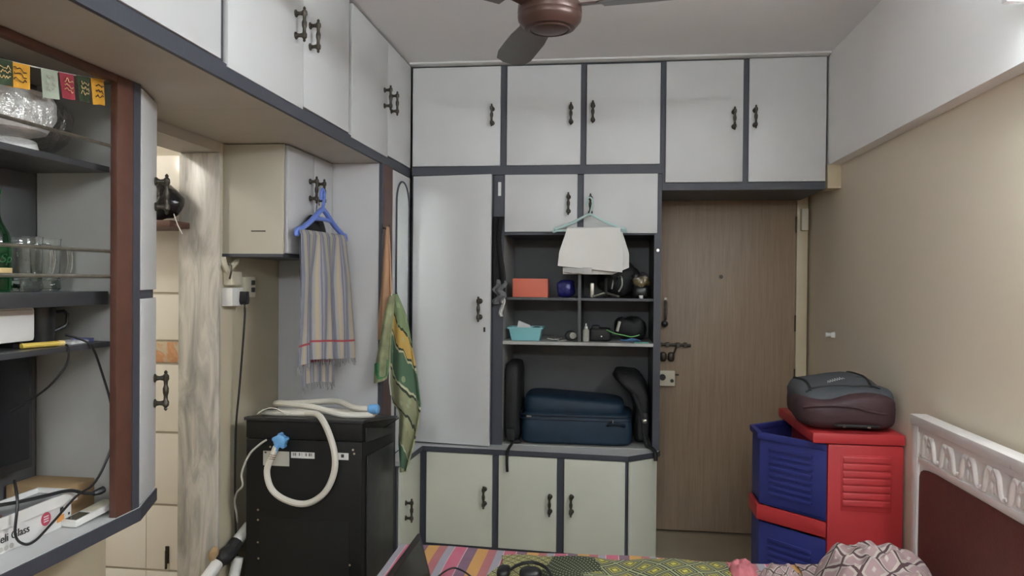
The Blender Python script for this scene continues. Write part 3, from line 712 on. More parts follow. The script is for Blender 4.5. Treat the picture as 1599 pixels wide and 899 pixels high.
# blue hanger turned to the room with the striped lungi over its bar (hung on the wall cabinet handle)
HC, HD = (-1.190, 3.060), (.05, .415)
hanger('clothes_hanger', HANGBLUE, 'blue plastic clothes hanger on the wall cabinet handle', HC, HD, 1.800, .205, .105, r=.0085, arch=True)
ck = thing('striped_cloth', 'grey and beige striped cotton cloth with fringe on the blue hanger', 'cloth', (-1.19, 3.06, .95))
hd = Vector(HD).normalized(); hn = Vector((hd.y, -hd.x))     # along the bar, out to the room
def HP(a, n, z): return (HC[0] + hd.x * a + hn.x * n, HC[1] + hd.y * a + hn.y * n, z)
def fall(n0, w0, w1, zt, zb, ph, c0, c1):
    def f(u, v):
        a = c0 + (c1 - c0) * v + (u - .5) * (w0 + (w1 - w0) * v)
        n = n0 + (.020 * math.sin(u * 15 + ph) * min(1, v * 3) + .009 * math.sin(u * 31 + ph * 2 + v * 2) * v) * (1 if n0 > 0 else .35) + .018 * v * (n0 > 0)
        return HP(a, n, zt + (zb - zt) * v + .010 * math.sin(u * 5) * v)
    return f
FF = fall(.016, .390, .490, 1.603, 1.085, .4, -.012, -.028); FR = fall(-.012, .345, .300, 1.603, .985, 2.0, .0, .0)
MB().grid(FF, 60, 30).build('front_fall', LUNGI, ck, thick=.0025)
MB().grid(FR, 50, 30).build('rear_fall', LUNGI, ck, thick=.0025)
MB().grid(lambda u, v: HP(-.012 + (u - .5) * .390, .002 + .014 * math.cos(v * math.pi), 1.603 + .018 * math.sin(v * math.pi)), 30, 6).build('fold_over_bar', LUNGI, ck, thick=.0025)
for F_, n in ((FF, 46), (FR, 26)):
    fg = MB()
    for i in range(n):
        p = F_(i / (n - 1), 1); dx = random.uniform(-.008, .008)
        fg.tube([p, (p[0], p[1] + dx, p[2] - .013), (p[0] + .002, p[1] + dx * 2, p[2] - random.uniform(.018, .034))], .0016, 4)
    fo = fg.build('fringe', GREYCL, ck); fo['kind'] = 'stuff'
# dark garment behind it
t = thing('dark_garment', 'black garment hung behind the striped cloth on the same handles', 'garment', (-1.235, 3.09, 1.40))
MB().blob((-1.2345, 3.09, 1.53), .012, .155, .165, .5, .55, 28, 14, lambda p: (p.x, p.y * (1 - .40 * max(0, p.z / .165)), p.z)).build('body', BLACKFAB, t)
MB().tube(smooth_path([(-1.235, 3.10, 1.69), (-1.238, 3.115, 1.735), (-1.238, 3.13, 1.765), (-1.238, 3.14, 1.74)]), .003, 6).build('hanger_hook', CHROME, t)
MB().tube([(-1.221, 3.09, 1.665), (-1.220, 3.12, 1.645)], .003, 6).build('pin', CHROME, t)

# mint hanger with the white towel, on the small cupboard handle
hanger('clothes_hanger', MINT, 'mint green plastic clothes hanger on the small cupboard handle', (-.088, 3.79), (1, 0), 1.842, .172, .075, r=.005)
ck = thing('white_towel', 'white cotton cloth folded over the mint hanger bar', 'towel', (-.07, 3.79, 1.45))
MB().grid(lambda u, v: (-.068 + (u - .5) * (.262 + .055 * min(1, v * 1.6)) - .016 * v, 3.772 - .012 * math.sin(u * 7 + .6) * v - .006 * v, 1.684 - v * (.185 + .03 * u)), 36, 20).build('front_fall', WHITECL, ck, thick=.004)
MB().grid(lambda u, v: (-.058 + (u - .5) * (.255 + .075 * min(1, v * 1.6)) + .002 * v, 3.812 + .008 * math.sin(u * 8) * v, 1.684 - v * (.225 - .035 * max(0, u - .75) * 4)), 36, 20).build('rear_fall', WHITECL, ck, thick=.004)
MB().grid(lambda u, v: (-.066 + (u - .5) * .262, 3.792 - .020 * math.cos(v * math.pi), 1.684 + .010 * math.sin(v * math.pi)), 20, 6).build('fold_over_bar', WHITECL, ck, thick=.004)
MB().grid(lambda u, v: (-.215 + u * .14, 3.7665 + .004 * math.sin(u * 5), 1.492 - .022 * v - .012 * u * v), 12, 3).build('hem', M('grey_cotton_hem', (.50, .50, .48), .85), ck, thick=.002)

# hooks on the corner of the mirror cabinet
t = thing('coat_hook', 'dark metal hook on the corner edge of the mirror cabinet holding green towel', 'hook', (-1.0, 3.36, 1.33))
MB().tube(smooth_path([(-1.0215, 3.362, 1.36), (-.995, 3.35, 1.36), (-.965, 3.335, 1.345), (-.948, 3.325, 1.35), (-.942, 3.322, 1.365)]), .0045, 8).build('arm', BRONZE, t)
bx(-1.0215, -1.018, 3.352, 3.372, 1.33, 1.39).build('plate', BRONZE, t)
t = thing('coat_hook', 'dark metal hook on the mirror cabinet edge holding the tan cloth', 'hook', (-1.0, 3.36, 1.60))
MB().tube(smooth_path([(-1.0215, 3.362, 1.66), (-1.0, 3.345, 1.655), (-.985, 3.332, 1.655), (-.98, 3.328, 1.672)]), .0035, 8).build('arm', BRONZE, t)
bx(-1.0215, -1.018, 3.352, 3.372, 1.63, 1.68).build('plate', BRONZE, t)
def tan_cloth(u, v):
    wd = .012 + .062 * min(1, (v * 1.15) ** .8) ; c = -.985 - .010 * v
    return (c + (u - .5) * wd, 3.322 + .010 * math.sin(u * 9 + 1) * min(1, v * 2), 1.662 - v * .515 + .02 * u * v)
tn = solo(MB().grid(tan_cloth, 16, 24), 'tan_cloth', BROWNCL, 'tan cloth hanging folded from hook on the mirror cabinet edge', 'cloth', thick=.006)
# green printed towel
tw = thing('green_towel', 'green leaf-print terry towel hanging from hook at the mirror cabinet corner', 'towel', (-.94, 3.30, .56))
def row(tab, v):
    for (v0, a0, b0), (v1, a1, b1) in zip(tab, tab[1:]):
        if v <= v1:
            k = (v - v0) / (v1 - v0); return a0 + (a1 - a0) * k, b0 + (b1 - b0) * k
    return tab[-1][1:]
TR = [(0, -.955, -.930), (.12, -.958, -.890), (.3, -.962, -.862), (.5, -.966, -.832), (.62, -.955, -.818), (.67, -.922, -.820), (.75, -.921, -.828), (.85, -.920, -.845), (1, -.908, -.875)]
def right_fall(u, v):
    a, b = row(TR, v); x = a + (b - a) * u
    return (x, 3.300 + .022 * math.sin(u * 8 + v * 2.2) * min(1, v * 2.2) - .012 * v, 1.358 - v * .79)
rf_ = MB().grid(right_fall, 34, 50).build('right_fall', TOWEL, tw, thick=.006)
TLf = [(0, -.962, -.938), (.2, -.985, -.945), (.5, -1.005, -.955), (.85, -1.030, -.960), (1, -1.032, -.975)]
def left_fall(u, v):
    a, b = row(TLf, v); x = a + (b - a) * u
    return (x, 3.288 + .014 * math.sin(u * 7 + 2) * min(1, v * 2.2) - .006 * v, 1.352 - v * .375 - .02 * (1 - u) * v)
MB().grid(left_fall, 22, 30).build('left_fall', M('pale_leaf_terry', (.27, .29, .16), .95, var=.35, scale=22, bump=.5, bscale=300), tw, thick=.006)
bd = [right_fall(0, i / 40) for i in range(24)]
MB().tube([(p[0] - .001, p[1] - .008, p[2]) for p in bd], .0028, 6).build('hem', WHITECL, tw)
gp = MB().grid(lambda u, v: (-1.030 + .060 * u, 3.2795 + .014 * math.sin(u * 7 + 2), 1.065 - .075 * v - .02 * (1 - u)), 12, 6)
gp.build('green_border', M('leaf_green_terry', (.06, .22, .09), .95, var=.3, scale=40, bump=.5, bscale=300), tw, thick=.004)
# clothes spilling from the ajar wardrobe
t = thing('wardrobe_clothes', 'dark clothes with white sleeve squeezed out of the ajar wardrobe', 'clothes', (-.56, 3.84, 1.2))
MB().grid(lambda u, v: (-.575 + .045 * u * (1 - .3 * math.sin(v * 6)), 3.842 - .018 * math.sin(v * 3.1) - .01 * math.sin(u * 9), 1.75 - v * .42), 10, 24).build('jacket_edge', BLACKFAB, t, thick=.008)
MB().grid(lambda u, v: (-.568 + .05 * u + .012 * math.sin(v * 12), 3.832 - .020 * math.sin(v * 2.8) - .012 * math.sin(u * 8 + v * 6), 1.425 - v * .12), 10, 14).build('grey_sleeve', GREYCL, t, thick=.006)
MB().grid(lambda u, v: (-.540 + .028 * u * (1 - .5 * v) - .008 * math.sin(v * 9), 3.826 - .012 * math.sin(u * 5 + v * 5), 1.395 - v * .155), 8, 16).build('white_sleeve', WHITECL, t, thick=.005)

# ================================================================== THINGS ON THE OPEN SHELVES
solo(bx(-.490, -.305, 3.93, 4.02, 1.3385, 1.436), 'orange_box', ORANGEBOX, 'salmon orange cardboard box on the upper open shelf', 'box', bevel=.003)
pk = MB().blob((-.215, 4.02, 1.385), .048, .035, .047, .6, .6, 24, 14, lambda p: (p.x + .004 * math.sin(p.z * 200), p.y + .004 * math.sin(p.x * 180), p.z))
solo(pk, 'blue_packet', M('shiny_blue_foil', (.02, .02, .16), .2, .2, var=.3, scale=40, bump=.6, bscale=60), 'crinkled shiny blue packet beside the orange box', 'packet', smooth=60)
# teal basket with papers
t = thing('teal_basket', 'pale teal plastic basket with cards on the lower open shelf', 'basket', (-.42, 3.97, 1.112))
def tray(x0, x1, y0, y1, z0, z1, tp, th):
    m_ = MB(); q = lambda e, z: [(x0 + e, y0 + e, z), (x1 - e, y0 + e, z), (x1 - e, y1 - e, z), (x0 + e, y1 - e, z)]
    v = q(tp, z0) + q(0, z1) + q(th, z1) + q(tp + th, z0 + th)
    f = [(3, 2, 1, 0)] + [(i, (i + 1) % 4, 4 + (i + 1) % 4, 4 + i) for i in range(4)] + [(4 + i, 4 + (i + 1) % 4, 8 + (i + 1) % 4, 8 + i) for i in range(4)] + [(8 + i, 8 + (i + 1) % 4, 12 + (i + 1) % 4, 12 + i) for i in range(4)] + [(12, 13, 14, 15)]
    return m_.add(v, f)
tray(-.505, -.333, 3.90, 4.03, 1.1125, 1.178, .014, .004).build('tub', TEAL, t, bevel=.003)
rm = MB()
for a in ((-.512, -.326, 3.893, 3.900), (-.512, -.326, 4.030, 4.037), (-.512, -.505, 3.900, 4.030), (-.333, -.326, 3.900, 4.030)): rm.box(a[0], a[1], a[2], a[3], 1.174, 1.182)
rm.build('rim', TEAL, t)
solo(MB().prism([(-.475, 1.17), (-.395, 1.172), (-.405, 1.190), (-.465, 1.212)][::1], 3.955, 3.958, 'x') if False else MB().add([(-.475, 3.95, 1.135), (-.38, 3.94, 1.15), (-.40, 3.965, 1.19), (-.462, 3.975, 1.213), (-.475, 3.953, 1.135), (-.38, 3.943, 1.15), (-.40, 3.968, 1.19), (-.462, 3.978, 1.213)], [(0, 1, 2, 3), (7, 6, 5, 4), (0, 4, 5, 1), (1, 5, 6, 2), (2, 6, 7, 3), (3, 7, 4, 0)]), 'white_card', PAPER, 'white folded card sticking out of the teal basket', 'card')
solo(MB().blob((-.365, 3.96, 1.172), .022, .03, .012, .6, .6, 14, 8), 'black_pouch', BLACKFAB, 'small black pouch in the teal basket', 'pouch')
# small odds: keys, watch, bottle, camera bag, ruler strip
k = thing('key_bunch', 'bunch of metal keys lying beside the teal basket', 'keys', (-.255, 3.93, 1.112), )
for i in range(6):
    a = i * 1.05; c, s_ = math.cos(a), math.sin(a); x, y = -.255, 3.935
    MB().lathe([(.009, 1.1125 + .002 * i), (.009, 1.115 + .002 * i)], (x + .014 * c, y + .014 * s_, 0), 10).tube([(x + .02 * c, y + .02 * s_, 1.114 + .002 * i), (x + .05 * c, y + .05 * s_, 1.116 + .003 * i)], .003, 5).build('key', CHROME, k)
k = thing('wrist_watch', 'black wrist watch with pale dial standing by the shelf divider', 'watch', (-.185, 3.94, 1.112))
MB().tube([(-.185 + .026 * math.cos(a * .35), 3.945, 1.140 + .024 * math.sin(a * .35)) for a in range(19)], .0045, 6).build('strap', BLACKPL, k)
MB().lathe([(.017, 3.925), (.017, 3.936)], (-.172, 0, 1.142), 16, 'y').build('dial', LABELGREY, k)
k = thing('sanitizer_bottle', 'small grey bottle with white pump cap beside the divider', 'bottle', (-.10, 3.94, 1.112))
MB().lathe([(.016, 1.1125), (.018, 1.118), (.018, 1.168), (.010, 1.178)], (-.105, 3.94, 0), 14).build('body', LABELGREY, k)
MB().lathe([(.009, 1.178), (.009, 1.188), (.005, 1.19), (.004, 1.205)], (-.105, 3.94, 0), 10).build('pump_cap', WHITEPL, k)
k = thing('camera_pouch', 'squat black camera pouch on the right lower shelf', 'pouch', (-.03, 3.98, 1.112))
MB().blob((-.030, 3.98, 1.148), .058, .05, .035, .4, .4, 24, 12).build('body', BLACKFAB, k)
MB().blob((-.055, 3.96, 1.185), .022, .025, .012, .5, .5, 14, 8).build('flap', BLACKFAB, k)
MB().lathe([(.004, 3.928), (.004, 3.934)], (-.025, 0, 1.14), 8, 'y').build('snap', CHROME, k)
k = thing('tangled_cables', 'tangle of black cables with green sleeves on the right lower shelf', 'cables', (.1, 4.0, 1.112))
MB().tube(smooth_path([(.0, 3.93, 1.175), (.04, 3.92, 1.158), (.09, 3.92, 1.148), (.13, 3.94, 1.14), (.17, 3.95, 1.15)]), .003, 6).build('green_cable', M('neon_green_sleeve', (.14, .42, .12), .4), k)
MB().tube(smooth_path([(.10, 3.93, 1.122), (.13, 3.92, 1.13), (.17, 3.95, 1.12), (.12, 3.98, 1.118), (.07, 3.96, 1.121)]), .004, 6).build('blue_cable', M('blue_cable_sleeve', (.10, .22, .42), .4), k)
MB().blob((.125, 4.05, 1.179), .085, .06, .055, .7, .7, 22, 12, lambda p: (p.x, p.y, p.z + .01 * math.sin(p.x * 70 + p.y * 50))).build('cable_heap', BLACKFAB, k)
MB().tube([(.055, 3.965, 1.165), (.068, 3.98, 1.215)], .008, 8).build('charger_plug', LABELGREY, k)
solo(bx(.14, .215, 3.885, 3.91, 1.112, 1.117), 'green_strip', M('sea_green_plastic', (.06, .34, .27), .4), 'flat sea green plastic strip near the shelf front edge', 'strip', bevel=.001)
# upper right shelf: fan-like tripod, dark bags, snack packet
k = thing('phone_tripod', 'black tripod stand with splayed legs on the upper right shelf', 'tripod', (.0, 3.95, 1.338))
MB().tube([(-.005, 3.95, 1.36), (-.005, 3.95, 1.44)], .010, 8).build('column', BLACKPL, k)
MB().tube([(-.005, 3.95, 1.365), (.065, 3.92, 1.345)], .007, 8).build('leg', STEEL, k)
MB().tube([(-.005, 3.95, 1.365), (-.07, 3.93, 1.345)], .007, 8).build('leg', STEEL, k)
MB().tube([(-.005, 3.95, 1.365), (.0, 4.03, 1.345)], .007, 8).build('leg', STEEL, k)
bx(-.085, -.066, 3.935, 3.95, 1.34, 1.415).build('phone_clamp', STEEL, k, bevel=.003)
k = thing('dark_bag', 'black crumpled bag with white cord on the upper right shelf', 'bag', (.07, 4.12, 1.338))
MB().blob((.06, 4.14, 1.441), .11, .09, .092, .7, .7, 26, 14, lambda p: (p.x + .008 * math.sin(p.z * 60), p.y, p.z + .01 * math.sin(p.x * 55 + p.y * 40))).build('body', BLACKFAB, k, smooth=60)
MB().tube(smooth_path([(.06, 4.045, 1.45), (.075, 3.99, 1.448), (.078, 3.97, 1.405), (.062, 3.985, 1.372)]), .004, 7).build('cord', LABELGREY, k)
MB().tube(smooth_path([(.02, 4.045, 1.455), (.032, 4.0, 1.43), (.026, 3.995, 1.385)]), .004, 7).build('cord', STEEL, k)
k = thing('snack_packet', 'crumpled clear snack packet with yellow contents on the upper right shelf', 'packet', (.175, 4.0, 1.338))
MB().blob((.178, 4.0, 1.372), .045, .04, .034, .6, .6, 20, 10).build('black_box', BLACKPL, k)
MB().blob((.178, 3.99, 1.424), .045, .04, .024, .8, .8, 22, 10, lambda p: (p.x, p.y, p.z + .008 * math.sin(p.x * 90 + p.y * 60))).build('contents', M('mustard_namkeen', (.26, .20, .07), .35, var=.5, scale=60, bump=1, bscale=90), k)
MB().blob((.172, 3.99, 1.43), .052, .05, .036, .9, .9, 24, 12, lambda p: (p.x, p.y, p.z + .012 * math.sin(p.x * 80 + p.y * 60))).build('wrapper', FILM, k)
bx(.165, .185, 3.93, 3.95, 1.338, 1.354).build('white_cap', WHITEPL, k, bevel=.002)

# ================================================================== LUGGAGE IN THE LOWER OPENING
k = sc_ = thing('suitcase', 'navy blue fabric suitcase lying flat in the lower opening', 'suitcase', (-.155, 4.05, .58))
def sform(p): return (p.x * (1 - .04 * max(0, p.z / .12)), p.y, p.z)
MB().blob((-.150, 4.05, .665), .288, .175, .0845, .22, .22, 40, 14, sform).build('body', NAVY, k, smooth=50)
MB().blob((-.165, 4.06, .770), .262, .165, .058, .35, .3, 40, 12, lambda p: (p.x, p.y, p.z - .10 * (p.x + .1) * (p.z > 0) * .6)).build('front_pocket', NAVY, k, smooth=50)
def ring(z, rx, ry, cx, cy, r): return MB().tube([(cx + rx * math.copysign(abs(math.cos(a)) ** .25, math.cos(a)), cy + ry * math.copysign(abs(math.sin(a)) ** .25, math.sin(a)), z) for a in [2 * math.pi * i / 56 for i in range(57)]], r, 6, caps=False)
ring(.732, .286, .175, -.155, 4.05, .006).build('piping', NAVYP, k)
ring(.712, .288, .1755, -.155, 4.05, .0045).build('zipper', NAVYP, k)
MB().tube(smooth_path([(.01, 3.874, .690), (.02, 3.862, .700), (.05, 3.860, .702), (.085, 3.865, .696), (.095, 3.876, .688)]), .008, 8).build('side_handle', NAVYP, k)
bx(.035, .039, 3.853, 3.860, .700, .722).build('zip_pull', CHROME, k)
bx(-.405, -.38, 3.872, 3.880, .722, .730).build('zip_pull', STEEL, k)
k = thing('black_duffel', 'upright black bag wedged between suitcase and shelf side', 'bag', (-.485, 4.02, .58))
MB().blob((-.485, 4.03, .79), .042, .14, .209, .35, .4, 24, 16).build('body', BLACKFAB, k, smooth=50)
bx(-.505, -.465, 3.865, 3.888, .60, .66).build('pocket', BLACKFAB, k, bevel=.004)
# its strap runs over the ledge
MB().tube(smooth_path([(-.475, 3.90, .598), (-.478, 3.84, .585), (-.480, 3.77, .584), (-.483, 3.724, .570), (-.484, 3.715, .53), (-.482, 3.715, .475)]), .0075, 7).build('strap', BLACKFAB, k)
MB().blob((-.46, 3.885, .592), .03, .018, .011, .8, .8, 14, 8).build('strap_bundle', BLACKFAB, k)
k = thing('black_backpack', 'slumped black backpack leaning beside the navy suitcase', 'backpack', (.17, 4.1, .58))
def slump(p):
    t_ = max(0, (p.z - .055) / .125)
    return (p.x * (1 + 1.5 * t_) - .085 * t_ + .006 * math.sin(p.y * 40 + p.z * 30), p.y + .006 * math.sin(p.z * 45), p.z + .010 * math.sin(p.x * 50 + p.y * 35) * t_)
MB().blob((.187, 4.08, .769), .040, .16, .185, .5, .5, 34, 22, slump).build('body', BLACKFAB, k, smooth=60)
MB().blob((.190, 3.925, .685), .030, .022, .075, .5, .5, 18, 12).build('front_pocket', BLACKFAB, k, smooth=60)
MB().tube(smooth_path([(.10, 3.985, .93), (.13, 3.945, .87), (.175, 3.91, .77), (.195, 3.892, .67), (.205, 3.885, .60), (.225, 3.86, .590), (.238, 3.825, .587), (.246, 3.792, .578), (.248, 3.786, .540)]), .010, 7).build('strap', BLACKFAB, k)
MB().blob((.198, 3.890, .715), .012, .008, .012, .6, .6, 10, 6).build('buckle', STEEL, k)

# ================================================================== DISPLAY CABINET CONTENTS
# prayer flags on a string under the top rail
def flag_line(y): return 1.934 - .046 * max(0, (1.80 - y) / .35) ** .8 if y < 1.80 else 1.934 + (y - 1.80) * .12
st = thing('flag_string', 'thin white string of small prayer flags tied across the display cabinet top', 'string', (-1.312, 1.7, 1.88))
MB().tube([(-1.312, 1.20 + i * .0212, flag_line(1.20 + i * .0212)) for i in range(31)] + [(-1.306, 1.842, 1.941)], .0016, 5).build('cord', PAPER, st)
MB().blob((-1.306, 1.842, 1.941), .004, .006, .004, .8, .8, 8, 6).build('knot', PAPER, st)
def squig(y, z, w_, h, mat, parent, seed, off):
    rd = random.Random(seed); m_ = MB()
    for j in range(3):
        p = []
        for i in range(9):
            zz = z + h * (.5 - (j + rd.random() * .8) / 3); yy = y + w_ * (i / 8 - .5)
            p.append((off, yy, zz))
        m_.tube(smooth_path(p, 3), .0011, 4)
    return m_.build('printed_script', mat, parent)
FLAGS = [(1.805, .050, .066, F_YEL, INK, 'yellow cloth prayer flag with dark script nearest the brown post', 0.010), (1.748, .046, .062, F_GRN, GOLDINK, 'dark green cloth prayer flag with gold script', .006), (1.693, .050, .060, F_RED, GOLDINK, 'crimson cloth prayer flag with gold script', .008), (1.632, .052, .066, F_WHT, LABELGREY, 'pale green cloth prayer flag against the clear wrapping', .006), (1.545, .062, .056, F_YEL, INK, 'yellow cloth prayer flag beside the wrapped bowl', -.004), (1.497, .050, .056, F_GRN, GOLDINK, 'dark green cloth prayer flag half hidden behind the yellow one', 0)]
for i, (y, w_, h, mt, ink, lb, sk) in enumerate(FLAGS):
    zt = flag_line(y); xo = -1.3105 + (.003 if i % 2 else 0)
    o = solo(MB().grid(lambda u, v: (xo + .004 * math.sin(u * 4 + i) * v, y + (u - .5) * w_ + sk * v, flag_line(y + (u - .5) * w_) - h * v), 6, 8), 'prayer_flag', mt, lb, 'flag', group='prayer flags on the string', thick=.001)
    squig(y + sk * .5, zt - h * .5, w_ * .6, h * .6, ink, o, i, xo + .005)
# wrapped bowl on the top shelf
bw = thing('wrapped_bowl', 'white bowl in clear crinkled plastic wrap on the top display shelf', 'bowl', (-1.44, 1.66, 1.722))
MB().lathe([(.075, 1.7225), (.082, 1.728), (.076, 1.75), (.05, 1.757)], (-1.455, 1.655, 0), 28).build('foot', WHITEPL, bw)
MB().lathe([(.05, 1.757), (.098, 1.772), (.119, 1.81), (.118, 1.845), (.110, 1.862), (.104, 1.855), (.102, 1.82), (.06, 1.78)], (-1.455, 1.655, 0), 32).build('bowl', WHITEPL, bw)
MB().blob((-1.450, 1.66, 1.806), .122, .165, .076, .75, .8, 34, 18, lambda p: (p.x + .006 * math.sin(p.z * 70 + p.y * 50), p.y + .008 * math.sin(p.x * 60), p.z + .006 * math.sin(p.y * 45))).build('plastic_wrap', FILM, bw, smooth=60)
MB().blob((-1.43, 1.61, 1.885), .05, .05, .045, .9, .9, 24, 14, lambda p: (p.x + .010 * math.sin(p.z * 120 + p.y * 90), p.y + .010 * math.sin(p.x * 110), p.z + .010 * math.sin(p.y * 90 + p.x * 70))).build('gathered_wrap', FILM, bw, smooth=60)
# beer mugs and bottle on the middle shelf
for x, y, lb in ((-1.455, 1.742, 'clear glass beer mug beside the green bottle on the display shelf'), (-1.475, 1.832, 'clear glass beer mug nearest the brown post on the display shelf')):
    g = thing('beer_mug', lb, 'mug', (x, y, 1.384), 'glass mugs on the display shelf')
    MB().lathe([(.030, 1.3845), (.036, 1.39), (.036, 1.40), (.033, 1.415), (.036, 1.515), (.037, 1.522), (.034, 1.522), (.030, 1.42), (.028, 1.41)], (x, y, 0), 20).build('body', GLASS, g)
    MB().tube(smooth_path([(x + .012, y + .033, 1.50), (x + .02, y + .058, 1.497), (x + .022, y + .064, 1.46), (x + .018, y + .054, 1.425), (x + .012, y + .033, 1.418)]), .006, 8).build('handle', GLASS, g)
g = thing('green_bottle', 'green glass bottle with script label on the display shelf', 'bottle', (-1.47, 1.64, 1.384))
MB().lathe([(.034, 1.3845), (.038, 1.39), (.038, 1.50), (.034, 1.525), (.018, 1.555), (.014, 1.57), (.014, 1.62), (.016, 1.622), (.016, 1.632)], (-1.47, 1.655, 0), 22).build('body', GREENGLASS, g)
MB().lathe([(.0385, 1.43), (.0385, 1.442)], (-1.47, 1.655, 0), 22).build('label_band', GOLDINK, g)
text_mesh('label_script', 'Sp', .030, PAPER, (-1.447, 1.643, 1.455), (.35, .94, 0), (0, 0, 1), g, shear=.3)
# black mug, white box, yellow stick, papers on the lower shelf
g = thing('black_mug', 'black ceramic mug with angular handle on the lower display shelf', 'mug', (-1.46, 1.80, 1.246))
MB().lathe([(.030, 1.2465), (.036, 1.252), (.040, 1.29), (.041, 1.342), (.037, 1.343), (.036, 1.30), (.03, 1.26)], (-1.475, 1.805, 0), 20).build('body', BLACKPL, g)
MB().tube([(-1.455, 1.835, 1.328), (-1.445, 1.862, 1.330), (-1.442, 1.872, 1.322), (-1.443, 1.872, 1.297), (-1.447, 1.865, 1.288), (-1.457, 1.836, 1.276)], .0045, 7).build('handle', BLACKPL, g)
g = thing('white_router', 'white rounded plastic box at the front of the lower display shelf', 'box', (-1.42, 1.62, 1.246))
MB().box(-1.50, -1.405, 1.38, 1.712, 1.262, 1.347).build('case', WHITEPL, g, bevel=.010)
MB().box(-1.4065, -1.4035, 1.40, 1.70, 1.339, 1.3415).build('seam', LABELGREY, g)
for y in (1.42, 1.67): MB().box(-1.49, -1.43, y, y + .02, 1.2465, 1.264).build('foot', BLACKPL, g)
g = thing('yellow_stick', 'yellow plastic stick with knob lying on the lower display shelf', 'stick', (-1.39, 1.7, 1.246))
MB().tube([(-1.400, 1.66, 1.2535), (-1.375, 1.755, 1.2535)], .0065, 8).build('rod', M('yellow_plastic', (.58, .42, .08), .4), g)
MB().tube([(-1.376, 1.752, 1.2535), (-1.372, 1.767, 1.2535)], .0075, 10).build('knob', M('pale_yellow_plastic', (.66, .52, .20), .4), g)
g = thing('folded_leaflets', 'small white and blue folded leaflets beside the black mug', 'paper', (-1.40, 1.85, 1.246))
bx(-1.43, -1.375, 1.80, 1.865, 1.2465, 1.2535).build('leaflet', PAPER, g)
bx(-1.42, -1.385, 1.86, 1.90, 1.2465, 1.257).build('leaflet', M('blue_print_paper', (.18, .20, .42), .6), g)
# television
g = thing('television', 'black flat television standing in the display cabinet', 'television', (-1.53, 1.5, .786))
MB().box(-1.555, -1.515, 1.15, 1.838, .915, 1.228).build('cabinet', BLACKPL, g, bevel=.004)
MB().box(-1.516, -1.5135, 1.165, 1.823, .94, 1.215).build('screen', BLACKGL, g)
MB().box(-1.545, -1.525, 1.44, 1.56, .80, .92).build('neck', BLACKPL, g)
MB().box(-1.575, -1.475, 1.36, 1.64, .7865, .80).build('base', BLACKPL, g, bevel=.003)
text_mesh('maker_mark', '4D', .018, LABELGREY, (-1.5133, 1.70, .922), (0, 1, 0), (0, 0, 1), g)
# cardboard carton and glassware box
solo(MB().prism([(-1.575, .787), (-1.43, .787), (-1.43, .868), (-1.575, .905)][::1], 0, 1) if False else MB().box(-1.574, -1.40, 1.815, 1.925, .787, .868), 'cardboard_carton', CARD, 'plain brown cardboard carton in the corner of the display cabinet', 'carton', bevel=.002)
g = thing('glassware_box', 'white printed glassware box with tray lid and red round logo', 'box', (-1.42, 1.58, .786))
MB().box(-1.46, -1.366, 1.30, 1.790, .7865, .846).build('carton', PAPER, g, bevel=.002)
ld = tray(-1.468, -1.358, 1.29, 1.800, .845, .872, -.001, .004).build('tray_lid', WHITEPL, g)
MB().box(-1.4625, -1.3635, 1.296, 1.794, .858, .8595).build('film_window', M('grey_window_film', (.30, .30, .31), .2), ld)
MB().tube(smooth_path([(-1.40, 1.50, .861), (-1.395, 1.55, .862), (-1.40, 1.60, .861)]), [.004, .010, .012, .012, .010, .010, .009, .009, .008, .006, .005, .004, .003], 8).build('leaf_print', M('brown_leaf_print', (.16, .06, .05), .5), ld)
xf = -1.3655
text_mesh('box_lettering', 'Deli Glass', .0265, INK, (xf, 1.538, .812), (0, 1, 0), (0, 0, 1), g)
lg = MB().lathe([(.0165, xf - .0002), (.0165, xf + .0006)], (0, 1.700, .825), 24, 'x').build('round_logo', REDINK, g)
for i in range(3): MB().box(xf + .0006, xf + .0010, 1.692, 1.708, .818 + i * .006, .8205 + i * .006).build('logo_line', PAPER, lg)
MB().box(xf, xf + .0008, 1.737, 1.762, .803, .820).build('orange_print', ORANGEINK, g)
MB().box(xf, xf + .0008, 1.748, 1.760, .826, .838).box(xf, xf + .0008, 1.777, 1.783, .812, .818).build('small_print', INK, g)
for y in (1.560, 1.576, 1.592): MB().lathe([(.006, xf), (.006, xf + .0006)], (0, y, .797), 14, 'x').build('care_symbol', LABELGREY, g)
# air conditioner remote leaning on the platform
g = thing('remote_control', 'white air conditioner remote with grey screen on the display platform', 'remote', (-1.33, 1.80, .786))
def rm(l0, l1, w0, w1, h0, h1):
    o = Vector((-1.345, 1.752, .7885)); L = Vector((.012, .135, .012)).normalized(); Wd = Vector((.985, -.09, 0)).normalized(); Hh = Wd.cross(L)
    v = [o + L * l + Wd * w_ + Hh * h for l in (l0, l1) for w_ in (w0, w1) for h in (h0, h1)]
    return MB().add(v, [(0, 1, 3, 2), (4, 6, 7, 5), (0, 4, 5, 1), (2, 3, 7, 6), (0, 2, 6, 4), (1, 5, 7, 3)])
rm(0, .15, -.022, .022, 0, .017).build('case', WHITEPL, g, bevel=.003)
rm(.008, .055, -.016, .016, .0165, .0178).build('lcd_screen', M('grey_lcd', (.05, .055, .045), .2), g)
rm(.065, .14, -.017, .017, .0165, .0176).build('button_panel', IVORY, g)
